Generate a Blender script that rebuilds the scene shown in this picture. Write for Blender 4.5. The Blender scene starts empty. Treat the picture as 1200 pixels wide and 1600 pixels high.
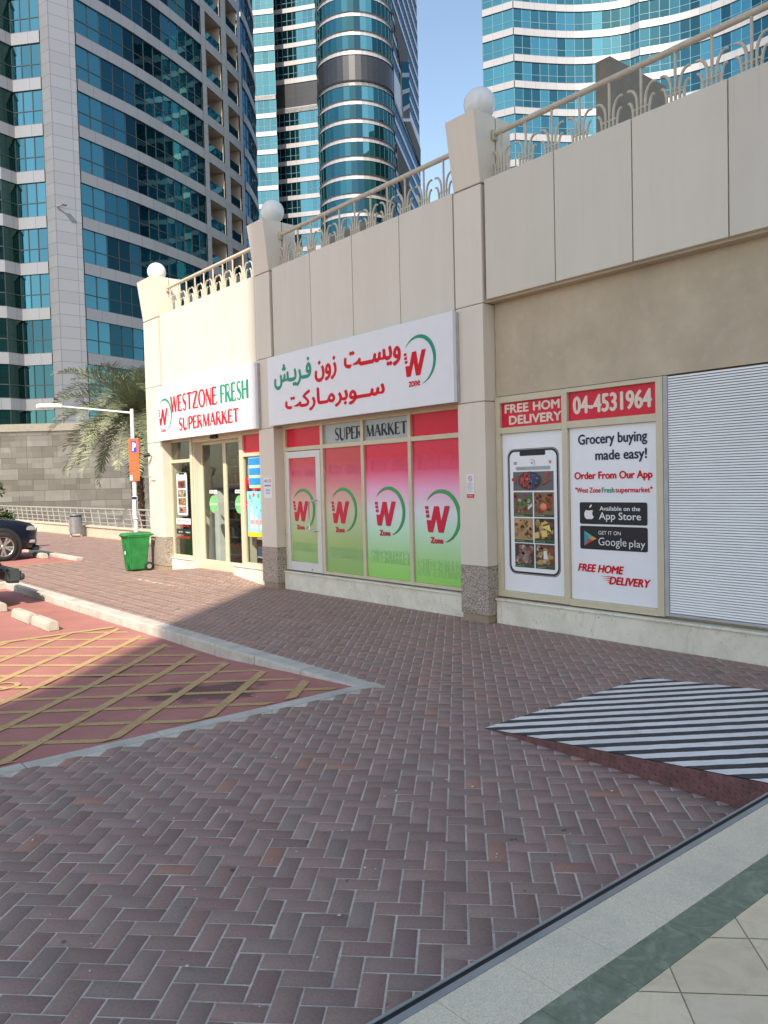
import bpy, bmesh, math, random
import numpy as np
from mathutils import Vector, Matrix

R = math.radians
sc = bpy.context.scene
col = sc.collection
random.seed(7)
rng = np.random.default_rng(11)

# ------------------------------------------------------------------ camera
# axes: +Y runs along the shop front away to the left, +X runs into the shop front, ground z = 0
CAM_H = 1.9
yaw, pitch, roll, FPX = R(39.603), R(-2.211), R(-1.4236), 1247.13
fw = Vector((math.sin(yaw) * math.cos(pitch), math.cos(yaw) * math.cos(pitch), math.sin(pitch)))
rt0 = fw.cross(Vector((0, 0, 1))).normalized()
up0 = rt0.cross(fw)
rt = rt0 * math.cos(roll) + up0 * math.sin(roll)
up = -rt0 * math.sin(roll) + up0 * math.cos(roll)
cam = bpy.data.cameras.new('camera')
cam.sensor_fit = 'VERTICAL'
cam.sensor_height = 32.0
cam.lens = FPX / 1600 * 32.0
cam.clip_end = 3000
cam.clip_start = 0.05
co = bpy.data.objects.new('camera', cam)
col.objects.link(co)
m3 = Matrix((rt, up, -fw)).transposed()
co.matrix_world = Matrix.Translation((0, 0, CAM_H)) @ m3.to_4x4()
sc.camera = co

# ------------------------------------------------------------------ world, sun, exposure
SUN_EL = R(41)
SUN_AZ = math.atan2(-0.76, -0.65)
w = bpy.data.worlds.new('World')
sc.world = w
w.use_nodes = True
wn = w.node_tree.nodes
wl = w.node_tree.links
bg = wn['Background']
sky = wn.new('ShaderNodeTexSky')
sky.sky_type = 'NISHITA'
sky.sun_disc = False
sky.sun_elevation = SUN_EL
sky.sun_rotation = SUN_AZ % (2 * math.pi)
sky.altitude = 10
sky.air_density = 1.0
sky.dust_density = 1.0
sky.ozone_density = 1.0
tintn = wn.new('ShaderNodeMix'); tintn.data_type = 'RGBA'; tintn.blend_type = 'MULTIPLY'
tintn.inputs[0].default_value = 1.0
tintn.inputs[7].default_value = (1.05, 0.99, 0.89, 1)      # camera white balance set for the shade
wl.new(sky.outputs[0], tintn.inputs[6])
wl.new(tintn.outputs[2], bg.inputs[0])
bg.inputs[1].default_value = 0.135
sl = bpy.data.lights.new('sun', 'SUN')
sl.energy = 3.2
sl.angle = R(0.42)
sl.color = (1.0, 0.88, 0.72)
so = bpy.data.objects.new('sun', sl)
col.objects.link(so)
sdir = Vector((math.sin(SUN_AZ) * math.cos(SUN_EL), math.cos(SUN_AZ) * math.cos(SUN_EL), math.sin(SUN_EL)))
so.rotation_euler = sdir.to_track_quat('Z', 'Y').to_euler()
so.location = (0, 0, 60)
sc.view_settings.view_transform = 'Standard'
sc.view_settings.look = 'None'
sc.view_settings.gamma = 1
sc.view_settings.exposure = 1.06
sc.cycles.max_bounces = 8
sc.cycles.transparent_max_bounces = 12

# ------------------------------------------------------------------ materials
def lin(r, g, b):
    f = lambda c: (c / 255 / 12.92) if c / 255 <= 0.04045 else ((c / 255 + 0.055) / 1.055) ** 2.4
    return (f(r), f(g), f(b), 1)

class NT:
    def __init__(s, name):
        s.m = bpy.data.materials.new(name)
        s.m.use_nodes = True
        s.n = s.m.node_tree.nodes
        s.l = s.m.node_tree.links
        s.b = s.n['Principled BSDF']
    def new(s, t, **k):
        x = s.n.new(t)
        for a, v in k.items():
            setattr(x, a, v)
        return x
    def link(s, a, b):
        s.l.new(a, b)
    def coord(s, kind='Object'):
        return s.new('ShaderNodeTexCoord').outputs[kind]
    def noise(s, scale, detail=4, rough=0.55, src=None, dist=0.0):
        x = s.new('ShaderNodeTexNoise')
        x.inputs['Scale'].default_value = scale
        x.inputs['Detail'].default_value = detail
        x.inputs['Roughness'].default_value = rough
        x.inputs['Distortion'].default_value = dist
        s.link(src or s.coord(), x.inputs['Vector'])
        return x.outputs['Fac']
    def ramp(s, fac, stops):
        x = s.new('ShaderNodeValToRGB')
        e = x.color_ramp.elements
        while len(e) < len(stops):
            e.new(0.5)
        for i, (p, c) in enumerate(stops):
            e[i].position = p
            e[i].color = c if len(c) == 4 else (*c, 1)
        s.link(fac, x.inputs[0])
        return x.outputs[0]
    def mix(s, fac, a, b, mode='MIX'):
        x = s.new('ShaderNodeMix', data_type='RGBA', blend_type=mode)
        for sock, v in ((x.inputs[0], fac), (x.inputs[6], a), (x.inputs[7], b)):
            if hasattr(v, 'node'):
                s.link(v, sock)
            else:
                sock.default_value = v if not isinstance(v, tuple) or len(v) == 4 else (*v, 1)
        return x.outputs[2]
    def math(s, op, a, b=None):
        x = s.new('ShaderNodeMath', operation=op)
        for i, v in enumerate((a, b)):
            if v is None: continue
            if hasattr(v, 'node'): s.link(v, x.inputs[i])
            else: x.inputs[i].default_value = v
        return x.outputs[0]
    def bump(s, h, strength=0.3, dist=0.01):
        x = s.new('ShaderNodeBump')
        x.inputs['Strength'].default_value = strength
        x.inputs['Distance'].default_value = dist
        s.link(h, x.inputs['Height'])
        s.link(x.outputs[0], s.b.inputs['Normal'])
    def set(s, base=None, rough=None, metal=None, spec=None):
        for k, v in (('Base Color', base), ('Roughness', rough), ('Metallic', metal), ('Specular IOR Level', spec)):
            if v is None: continue
            if hasattr(v, 'node'): s.link(v, s.b.inputs[k])
            else: s.b.inputs[k].default_value = v if not isinstance(v, tuple) or len(v) == 4 else (*v, 1)
        return s.m

def plain(name, c, rough=0.5, metal=0.0, var=0.12, scale=6.0, bump=0.0, bscale=60.0, spec=0.5):
    t = NT(name)
    n = t.noise(scale, 5, 0.6)
    lo = tuple(x * (1 - var) for x in c[:3]); hi = tuple(min(1, x * (1 + var)) for x in c[:3])
    t.set(t.ramp(n, [(0.3, lo), (0.7, hi)]), rough, metal, spec)
    if bump:
        t.bump(t.noise(bscale, 4, 0.6), bump, 0.004)
    return t.m

M = {}
def mat(name, *a, **k):
    M[name] = plain(name, *a, **k)
    return M[name]

# cladding with rain streaks and dust
def cladding(name, c, streak=0.035):
    t = NT(name)
    co_ = t.coord()
    mp = t.new('ShaderNodeMapping'); t.link(co_, mp.inputs[0]); mp.inputs['Scale'].default_value = (2, 2.6, 0.3)
    n1 = t.noise(1.6, 5, 0.6, mp.outputs[0])
    n2 = t.noise(0.9, 4, 0.6)
    b = t.ramp(n1, [(0.35, tuple(x * (1 - streak) for x in c)), (0.62, c)])
    b = t.mix(t.math('MULTIPLY', t.ramp(n2, [(0.45, (0, 0, 0)), (0.75, (1, 1, 1))]), 0.09), b, (0.36, 0.32, 0.26))
    oi = t.new('ShaderNodeObjectInfo')
    b = t.mix(1.0, b, t.ramp(oi.outputs['Random'], [(0.0, (0.95, 0.95, 0.95)), (1.0, (1.03, 1.03, 1.03))]), 'MULTIPLY')
    mp2 = t.new('ShaderNodeMapping'); t.link(co_, mp2.inputs[0]); mp2.inputs['Scale'].default_value = (4, 7, 0.22)
    b = t.mix(t.math('MULTIPLY', t.ramp(t.noise(2.2, 6, 0.7, mp2.outputs[0]), [(0.62, (0, 0, 0)), (0.76, (1, 1, 1))]), 0.22), b, (0.40, 0.34, 0.27))
    t.set(b, 0.55)
    t.bump(t.noise(220, 3), 0.06, 0.002)
    M[name] = t.m
    return t.m
cladding('cladding_cream', (0.68, 0.625, 0.53))
cladding('pillar_cream', (0.72, 0.65, 0.55))
mat('joint_brown', (0.33, 0.25, 0.18), 0.8)
mat('frame_cream', (0.60, 0.53, 0.38), 0.4, var=0.05)
mat('door_white', (0.66, 0.65, 0.62), 0.35, var=0.04)
mat('rail_paint', (0.54, 0.48, 0.375), 0.45, var=0.1, scale=10)
mat('roof_block_grey', (0.21, 0.18, 0.14), 0.8, var=0.15, bump=0.2)

t = NT('plaster_taupe')
n = t.noise(1.3, 7, 0.65); n2 = t.noise(7, 5, 0.6)
b = t.ramp(n, [(0.3, (0.44, 0.365, 0.26)), (0.55, (0.52, 0.435, 0.315)), (0.75, (0.60, 0.51, 0.375))])
b = t.mix(t.math('MULTIPLY', t.ramp(n2, [(0.52, (0, 0, 0)), (0.7, (1, 1, 1))]), 0.3), b, (0.60, 0.53, 0.43))
t.set(b, 0.85); t.bump(t.noise(35, 6, 0.7), 0.35, 0.01); M['plaster_taupe'] = t.m

t = NT('plinth_render')
n = t.noise(2.2, 7, 0.68); n2 = t.noise(38, 3, 0.5)
b = t.ramp(n, [(0.32, (0.64, 0.595, 0.485)), (0.6, (0.80, 0.76, 0.64))])
b = t.mix(t.ramp(n2, [(0.68, (0, 0, 0)), (0.72, (1, 1, 1))]), b, (0.22, 0.21, 0.19))
mp = t.new('ShaderNodeMapping'); t.link(t.coord(), mp.inputs[0]); mp.inputs['Scale'].default_value = (1, 1.2, 0.5)
b = t.mix(t.math('MULTIPLY', t.ramp(t.noise(4.5, 5, 0.7, mp.outputs[0], 1.2), [(0.56, (0, 0, 0)), (0.7, (1, 1, 1))]), 0.35), b, (0.34, 0.30, 0.24))
t.set(b, 0.9); t.bump(t.noise(30, 6, 0.7), 0.35, 0.008); M['plinth_render'] = t.m

t = NT('granite_speckle')
v = t.new('ShaderNodeTexVoronoi'); v.inputs['Scale'].default_value = 95; t.link(t.coord(), v.inputs[0])
g = t.new('ShaderNodeSeparateColor'); t.link(v.outputs['Color'], g.inputs[0])
b = t.ramp(g.outputs[0], [(0.0, (0.07, 0.06, 0.05)), (0.25, (0.24, 0.20, 0.165)), (0.6, (0.42, 0.355, 0.30)), (1.0, (0.58, 0.50, 0.43))])
t.set(b, 0.42); M['granite_speckle'] = t.m

t = NT('floor_granite')
v = t.new('ShaderNodeTexVoronoi'); v.inputs['Scale'].default_value = 260; t.link(t.coord(), v.inputs[0])
g = t.new('ShaderNodeSeparateColor'); t.link(v.outputs['Color'], g.inputs[0])
b = t.ramp(g.outputs[0], [(0.0, (0.68, 0.58, 0.42)), (0.5, (0.80, 0.70, 0.52)), (1.0, (0.88, 0.79, 0.60))])
b = t.mix(t.math('MULTIPLY', t.ramp(t.noise(2.5, 6, 0.7), [(0.45, (0, 0, 0)), (0.7, (1, 1, 1))]), 0.35), b, (0.44, 0.42, 0.36))
t.set(b, 0.65, spec=0.2); t.bump(g.outputs[0], 0.1, 0.001); M['floor_granite'] = t.m

t = NT('marble_green')
n = t.noise(7, 8, 0.72, None, 2.2)
b = t.ramp(n, [(0.3, (0.15, 0.18, 0.12)), (0.5, (0.215, 0.25, 0.17)), (0.62, (0.30, 0.33, 0.235)), (0.75, (0.18, 0.215, 0.145))])
t.set(b, 0.42, spec=0.25); M['marble_green'] = t.m

t = NT('tile_beige')
at = t.new('ShaderNodeAttribute', attribute_name='tint')
n = t.noise(5, 8, 0.7, None, 1.4)
b = t.ramp(n, [(0.3, (0.68, 0.55, 0.37)), (0.55, (0.85, 0.70, 0.48)), (0.72, (0.75, 0.60, 0.40))])
b = t.mix(1.0, b, at.outputs['Color'], 'MULTIPLY')
t.set(b, 0.42, spec=0.25); t.bump(n, 0.12, 0.004); M['tile_beige'] = t.m
mat('tile_grout', (0.64, 0.53, 0.36), 0.9)
mat('granite_edge_grey', (0.33, 0.35, 0.35), 0.35, metal=0.3)
mat('rubber_black', (0.012, 0.012, 0.013), 0.6)

# pavers
t = NT('paver_red')
at = t.new('ShaderNodeAttribute', attribute_name='tint')
n = t.noise(75, 7, 0.75); n2 = t.noise(0.42, 5, 0.6); n3 = t.noise(5.5, 8, 0.75)
b = t.mix(1.0, at.outputs['Color'], t.ramp(n, [(0.30, (0.74, 0.74, 0.74)), (0.68, (1.18, 1.18, 1.18))]), 'MULTIPLY')
b = t.mix(t.math('MULTIPLY', t.ramp(n2, [(0.42, (0, 0, 0)), (0.68, (1, 1, 1))]), 0.3), b, (0.30, 0.225, 0.20))
b = t.mix(t.math('MULTIPLY', t.ramp(n3, [(0.60, (0, 0, 0)), (0.70, (1, 1, 1))]), 0.35), b, (0.17, 0.12, 0.115))
sp = t.noise(11, 2, 0.5)
b = t.mix(t.math('MULTIPLY', t.ramp(sp, [(0.72, (0, 0, 0)), (0.75, (1, 1, 1))]), 0.6), b, (0.05, 0.04, 0.04))
t.set(b, t.ramp(n3, [(0.3, (0.62, 0.62, 0.62)), (0.7, (0.8, 0.8, 0.8))]), spec=0.35)
t.bump(t.noise(90, 5, 0.7), 0.4, 0.004); M['paver_red'] = t.m
t = NT('joint_sand')
n = t.noise(2.6, 8, 0.78); n2 = t.noise(60, 3)
b = t.ramp(n, [(0.34, (0.26, 0.22, 0.19)), (0.55, (0.74, 0.68, 0.57))])
b = t.mix(0.35, b, t.ramp(n2, [(0.3, (0.30, 0.265, 0.225)), (0.7, (0.66, 0.61, 0.52))]))
t.set(b, 0.95); M['joint_sand'] = t.m

t = NT('road_red')
n = t.noise(1.2, 7, 0.65); n2 = t.noise(70, 4, 0.6); n3 = t.noise(5.5, 4, 0.6, None, 0.6)
b = t.ramp(n, [(0.3, (0.33, 0.135, 0.115)), (0.55, (0.43, 0.178, 0.148)), (0.75, (0.48, 0.24, 0.20))])
b = t.mix(0.25, b, t.ramp(n2, [(0.3, (0.24, 0.09, 0.075)), (0.7, (0.50, 0.24, 0.20))]))
b = t.mix(t.math('MULTIPLY', t.ramp(n3, [(0.66, (0, 0, 0)), (0.72, (1, 1, 1))]), 0.7), b, (0.12, 0.065, 0.06))
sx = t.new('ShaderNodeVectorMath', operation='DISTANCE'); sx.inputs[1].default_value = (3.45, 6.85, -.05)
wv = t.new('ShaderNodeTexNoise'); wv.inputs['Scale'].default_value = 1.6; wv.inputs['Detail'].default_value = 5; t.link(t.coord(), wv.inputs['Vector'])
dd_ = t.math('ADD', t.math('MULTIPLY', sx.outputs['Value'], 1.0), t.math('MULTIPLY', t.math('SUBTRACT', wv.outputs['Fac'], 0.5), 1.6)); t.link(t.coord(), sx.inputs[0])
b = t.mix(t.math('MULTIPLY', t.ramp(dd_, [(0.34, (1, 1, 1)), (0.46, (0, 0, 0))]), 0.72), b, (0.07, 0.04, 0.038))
t.set(b, 0.85); t.bump(n2, 0.3, 0.004); M['road_red'] = t.m
t = NT('paint_yellow')
n = t.noise(3.0, 7, 0.7); n2 = t.noise(45, 4, 0.7)
b = t.ramp(n, [(0.3, (0.42, 0.28, 0.13)), (0.55, (0.53, 0.37, 0.155)), (0.75, (0.45, 0.28, 0.15))])
b = t.mix(t.ramp(n2, [(0.52, (0, 0, 0)), (0.70, (1, 1, 1))]), b, (0.30, 0.14, 0.10))
t.set(b, 0.8); M['paint_yellow'] = t.m

def concrete(name, c, var=0.28):
    t = NT(name)
    n = t.noise(3.0, 8, 0.7); n2 = t.noise(55, 4, 0.6)
    b = t.ramp(n, [(0.3, tuple(x * (1 - var) for x in c)), (0.7, tuple(x * (1 + var * 0.6) for x in c))])
    b = t.mix(t.math('MULTIPLY', t.ramp(n2, [(0.62, (0, 0, 0)), (0.7, (1, 1, 1))]), 0.5), b, tuple(x * 0.5 for x in c))
    t.set(b, 0.9); t.bump(n2, 0.5, 0.006); M[name] = t.m
concrete('kerb_concrete', (0.54, 0.515, 0.45))
concrete('stop_concrete', (0.50, 0.47, 0.40))
concrete('curb_cream', (0.56, 0.47, 0.37), 0.12)
concrete('ground_asphalt', (0.16, 0.15, 0.14))

t = NT('stripe_paint')
tc = t.coord()
sx = t.new('ShaderNodeSeparateXYZ'); t.link(tc, sx.inputs[0])
s_ = t.math('ADD', sx.outputs[0], sx.outputs[1])
wob = t.math('MULTIPLY', t.math('SUBTRACT', t.noise(7, 3), 0.5), 0.035)
s_ = t.math('ADD', s_, wob)
fr = t.math('FRACT', t.math('DIVIDE', t.math('ADD', s_, 100 * 0.272 - 8.555), 0.272))
f = t.math('LESS_THAN', fr, 0.52)
n2 = t.noise(30, 4, 0.65)
wh = t.ramp(t.noise(2.0, 6, 0.7), [(0.3, (0.78, 0.76, 0.72)), (0.7, (0.90, 0.88, 0.85))])
wh = t.mix(t.ramp(n2, [(0.68, (0, 0, 0)), (0.73, (1, 1, 1))]), wh, (0.12, 0.12, 0.12))
gr = t.math('MULTIPLY', t.ramp(t.noise(3.5, 8, 0.75, None, 1.0), [(0.48, (0, 0, 0)), (0.70, (1, 1, 1))]), 0.45)
wh = t.mix(gr, wh, (0.42, 0.40, 0.37))
bk = t.ramp(n2, [(0.3, (0.022, 0.022, 0.024)), (0.75, (0.07, 0.07, 0.07))])
t.set(t.mix(f, bk, wh), 0.7); t.bump(t.noise(120, 3), 0.4, 0.004); M['stripe_paint'] = t.m
mat('checker_maroon', (0.15, 0.055, 0.055), 0.45, var=0.35, scale=14, bump=0.3)

# signs and stickers
mat('sign_white', (0.75, 0.75, 0.78), 0.3, var=0.02)
mat('sign_side', (0.42, 0.42, 0.44), 0.5)
mat('ink_pink', (0.52, 0.22, 0.19), 0.5)
mat('ink_red', (0.66, 0.018, 0.03), 0.6, spec=0.12, var=0.06)
mat('ink_green', (0.005, 0.27, 0.15), 0.5, var=0.06)
mat('ink_black', (0.008, 0.008, 0.012), 0.5, var=0.02)
mat('ink_navy', (0.012, 0.016, 0.06), 0.5)
mat('ink_blue', (0.02, 0.05, 0.42), 0.5)
mat('ink_white', (0.8, 0.8, 0.82), 0.5, var=0.02)
mat('ink_cream', (0.78, 0.68, 0.55), 0.5, var=0.02)
mat('ink_orange', (0.75, 0.12, 0.015), 0.4, var=0.03)
mat('ink_yellow', (0.85, 0.62, 0.02), 0.4, var=0.03)
mat('ink_grey', (0.42, 0.42, 0.45), 0.4)
mat('ink_shade', (0.17, 0.14, 0.14), 0.4)
mat('poster_white', (0.84, 0.85, 0.88), 0.25, var=0.02, spec=0.25)
mat('panel_red', (0.68, 0.024, 0.055), 0.25, var=0.04, spec=0.2)
mat('panel_grey', (0.37, 0.40, 0.42), 0.22, var=0.04)
mat('logo_red', (0.68, 0.022, 0.06), 0.35, var=0.05, spec=0.2)
mat('logo_green', (0.03, 0.36, 0.09), 0.3, var=0.05)
mat('sticker_green', (0.16, 0.50, 0.17), 0.4)
mat('sticker_cyan', (0.28, 0.66, 0.80), 0.4, var=0.1)
mat('sticker_blue', (0.02, 0.26, 0.80), 0.4)

def gradient_mat(name, stops, dull):
    t = NT(name)
    sx = t.new('ShaderNodeSeparateXYZ'); t.link(t.coord(), sx.inputs[0])
    fac = t.math('DIVIDE', t.math('ADD', sx.outputs[2], 1.035), 2.08)
    b = t.ramp(fac, stops)
    b = t.mix(dull, b, (0.52, 0.43, 0.27))
    t.set(b, 0.16, spec=0.28); t.bump(t.noise(2.2, 4, 0.6, None, 1.5), 0.25, 0.02); M[name] = t.m
G_ST = [(0.0, (0.30, 0.66, 0.14)), (0.13, (0.37, 0.69, 0.22)), (0.22, (0.45, 0.72, 0.38)), (0.36, (0.55, 0.80, 0.61)), (0.50, (0.72, 0.76, 0.80)),
        (0.66, (0.86, 0.42, 0.62)), (0.80, (0.78, 0.09, 0.20)), (0.90, (0.70, 0.03, 0.075)), (1.0, (0.68, 0.025, 0.065))]
gradient_mat('gradient_film', G_ST, 0.0)
gradient_mat('gradient_film_faded', [(p, (c[0] * 0.85, c[1] * 0.75, c[2] * (0.52 if 0.2 < p < 0.75 else 0.9))) for p, c in G_ST], 0.12)
t = NT('relief_letter'); t.set((0.3, 0.3, 0.3, 1), 0.3)
M['relief_red'] = plain('relief_red', (0.58, 0.055, 0.11), 0.3)
M['relief_green'] = plain('relief_green', (0.20, 0.45, 0.17), 0.3)

mat('metal_grey', (0.32, 0.33, 0.34), 0.4, metal=0.7)
mat('metal_rail', (0.50, 0.48, 0.45), 0.4, metal=0.4)
mat('steel', (0.62, 0.62, 0.60), 0.22, metal=1.0)
mat('post_white', (0.70, 0.69, 0.66), 0.4, var=0.05)
mat('lamp_cream', (0.70, 0.64, 0.50), 0.4)
mat('lens_milk', (0.62, 0.62, 0.58), 0.25)
mat('plastic_black', (0.015, 0.015, 0.016), 0.45)
mat('bin_green', (0.02, 0.20, 0.05), 0.42, var=0.3, scale=5)
mat('tyre', (0.018, 0.018, 0.018), 0.8)
mat('hub_grey', (0.28, 0.27, 0.26), 0.5)
mat('rim_alloy', (0.62, 0.61, 0.60), 0.28, metal=0.9)
mat('car_dark', (0.007, 0.009, 0.020), 0.16, var=0.02)
mat('car_grey', (0.045, 0.055, 0.055), 0.35, var=0.05)
mat('cladding_black', (0.016, 0.016, 0.017), 0.6)
mat('car_glass', (0.012, 0.015, 0.018), 0.06)
mat('lamp_glass', (0.55, 0.56, 0.58), 0.1, metal=0.5)
mat('chrome', (0.75, 0.75, 0.76), 0.12, metal=1.0)
mat('lamp_amber', (0.7, 0.2, 0.02), 0.2)
mat('shutter_white', (0.88, 0.88, 0.87), 0.4, var=0.04, scale=2)
mat('shutter_groove', (0.17, 0.18, 0.19), 0.6)
mat('globe_milk', (0.74, 0.74, 0.72), 0.18, var=0.02)
mat('interior_wall', (0.66, 0.67, 0.58), 0.8)
mat('interior_dark', (0.10, 0.095, 0.09), 0.8)
mat('shelf_white', (0.5, 0.5, 0.48), 0.6)
mat('bark', (0.16, 0.105, 0.065), 0.95, var=0.4, scale=18, bump=0.6, bscale=25)

t = NT('shop_glass')
t.n.remove(t.b)
lw = t.new('ShaderNodeLayerWeight'); lw.inputs[0].default_value = 0.5
gl = t.new('ShaderNodeBsdfGlossy'); gl.inputs['Roughness'].default_value = 0.01
tr = t.new('ShaderNodeBsdfTransparent'); tr.inputs[0].default_value = (0.80, 0.86, 0.82, 1)
mx = t.new('ShaderNodeMixShader')
t.link(t.math('ADD', t.math('MULTIPLY', t.math('POWER', lw.outputs[1], 4.0), 0.75), 0.06), mx.inputs[0])
t.link(tr.outputs[0], mx.inputs[1]); t.link(gl.outputs[0], mx.inputs[2])
t.link(mx.outputs[0], t.n['Material Output'].inputs[0]); M['shop_glass'] = t.m

# tower curtain-wall glass: tinted mirror over a dark room, per-pane tint attribute, some columns painting in reflections
def tower_glass(name, tint, dark, gloss):
    t = NT(name)
    t.n.remove(t.b)
    at = t.new('ShaderNodeAttribute', attribute_name='tint')
    g = t.new('ShaderNodeBsdfGlossy'); g.inputs['Roughness'].default_value = 0.015
    t.link(t.mix(1.0, at.outputs['Color'], (*tint, 1), 'MULTIPLY'), g.inputs['Color'])
    n = t.noise(0.55, 3, 0.5)
    bp = t.new('ShaderNodeBump'); bp.inputs['Strength'].default_value = 0.10; bp.inputs['Distance'].default_value = 0.05
    t.link(n, bp.inputs['Height']); t.link(bp.outputs[0], g.inputs['Normal'])
    d = t.new('ShaderNodeBsdfDiffuse')
    t.link(t.mix(1.0, at.outputs['Color'], (*dark, 1), 'MULTIPLY'), d.inputs['Color'])
    mx = t.new('ShaderNodeMixShader'); mx.inputs[0].default_value = gloss
    t.link(d.outputs[0], mx.inputs[1]); t.link(g.outputs[0], mx.inputs[2])
    t.link(mx.outputs[0], t.n['Material Output'].inputs[0]); M[name] = t.m
tower_glass('glass_teal', (0.125, 0.31, 0.355), (0.008, 0.04, 0.055), 0.7)
tower_glass('glass_aqua', (0.17, 0.36, 0.40), (0.025, 0.115, 0.14), 0.7)
tower_glass('glass_green', (0.15, 0.26, 0.26), (0.010, 0.035, 0.035), 0.5)
mat('mullion_dark', (0.04, 0.055, 0.065), 0.5, metal=0.4)
mat('mullion_blue', (0.10, 0.22, 0.27), 0.5)
def panel_mat(name, c):
    t = NT(name)
    b = t.new('ShaderNodeTexBrick'); b.offset = 0.0
    t.link(t.coord('UV'), b.inputs[0])
    b.inputs['Scale'].default_value = 1.0
    b.inputs['Brick Width'].default_value = 1.5; b.inputs['Row Height'].default_value = 0.9
    b.inputs['Mortar Size'].default_value = 0.018
    b.inputs['Color1'].default_value = (*[x * 0.94 for x in c], 1); b.inputs['Color2'].default_value = (*[x * 1.05 for x in c], 1)
    b.inputs['Mortar'].default_value = (*[x * 0.5 for x in c], 1)
    t.set(b.outputs[0], 0.38, 0.25); M[name] = t.m
panel_mat('panel_aluminium', (0.235, 0.245, 0.272))
panel_mat('panel_pale', (0.46, 0.47, 0.50))
panel_mat('panel_silver', (0.37, 0.37, 0.385))
panel_mat('panel_dark', (0.026, 0.030, 0.038))
mat('balcony_beige', (0.34, 0.29, 0.24), 0.8)
mat('balcony_dark', (0.05, 0.05, 0.055), 0.8)

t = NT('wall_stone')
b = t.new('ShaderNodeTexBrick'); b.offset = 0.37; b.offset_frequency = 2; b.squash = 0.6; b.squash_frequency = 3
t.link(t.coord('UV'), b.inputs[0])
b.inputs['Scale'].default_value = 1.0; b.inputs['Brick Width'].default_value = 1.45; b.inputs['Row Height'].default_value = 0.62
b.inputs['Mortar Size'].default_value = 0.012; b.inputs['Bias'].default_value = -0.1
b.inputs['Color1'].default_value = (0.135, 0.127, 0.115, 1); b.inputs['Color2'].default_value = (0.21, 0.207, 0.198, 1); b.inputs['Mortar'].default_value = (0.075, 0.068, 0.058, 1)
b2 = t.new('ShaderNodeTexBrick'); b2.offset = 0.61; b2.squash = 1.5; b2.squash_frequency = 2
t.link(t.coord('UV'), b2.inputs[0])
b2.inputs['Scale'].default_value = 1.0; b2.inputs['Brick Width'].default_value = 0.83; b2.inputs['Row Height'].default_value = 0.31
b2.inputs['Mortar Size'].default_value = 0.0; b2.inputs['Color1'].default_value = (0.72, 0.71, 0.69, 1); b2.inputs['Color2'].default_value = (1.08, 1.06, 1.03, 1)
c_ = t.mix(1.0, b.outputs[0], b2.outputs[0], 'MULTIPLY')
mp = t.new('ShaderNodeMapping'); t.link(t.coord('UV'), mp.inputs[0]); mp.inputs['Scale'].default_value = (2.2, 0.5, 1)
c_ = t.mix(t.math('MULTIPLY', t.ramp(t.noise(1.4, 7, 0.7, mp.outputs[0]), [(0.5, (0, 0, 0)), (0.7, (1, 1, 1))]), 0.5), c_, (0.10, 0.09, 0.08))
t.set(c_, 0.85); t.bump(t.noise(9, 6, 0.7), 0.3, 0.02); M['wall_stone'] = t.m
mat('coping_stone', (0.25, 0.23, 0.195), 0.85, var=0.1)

def leaf_mat(name, a, b):
    t = NT(name)
    at = t.new('ShaderNodeAttribute', attribute_name='tint')
    c_ = t.mix(at.outputs['Fac'], (*a, 1), (*b, 1))
    t.set(c_, 0.5)
    t.b.inputs['Transmission Weight'].default_value = 0.0
    M[name] = t.m
leaf_mat('palm_leaf', (0.095, 0.125, 0.065), (0.31, 0.32, 0.20))
leaf_mat('tree_leaf', (0.025, 0.06, 0.015), (0.075, 0.13, 0.03))

# food pictures: many small discs of colour, each disc a face with its own tint
t = NT('print_colour')
at = t.new('ShaderNodeAttribute', attribute_name='tint')
t.set(at.outputs['Color'], 0.3); M['print_colour'] = t.m

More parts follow.
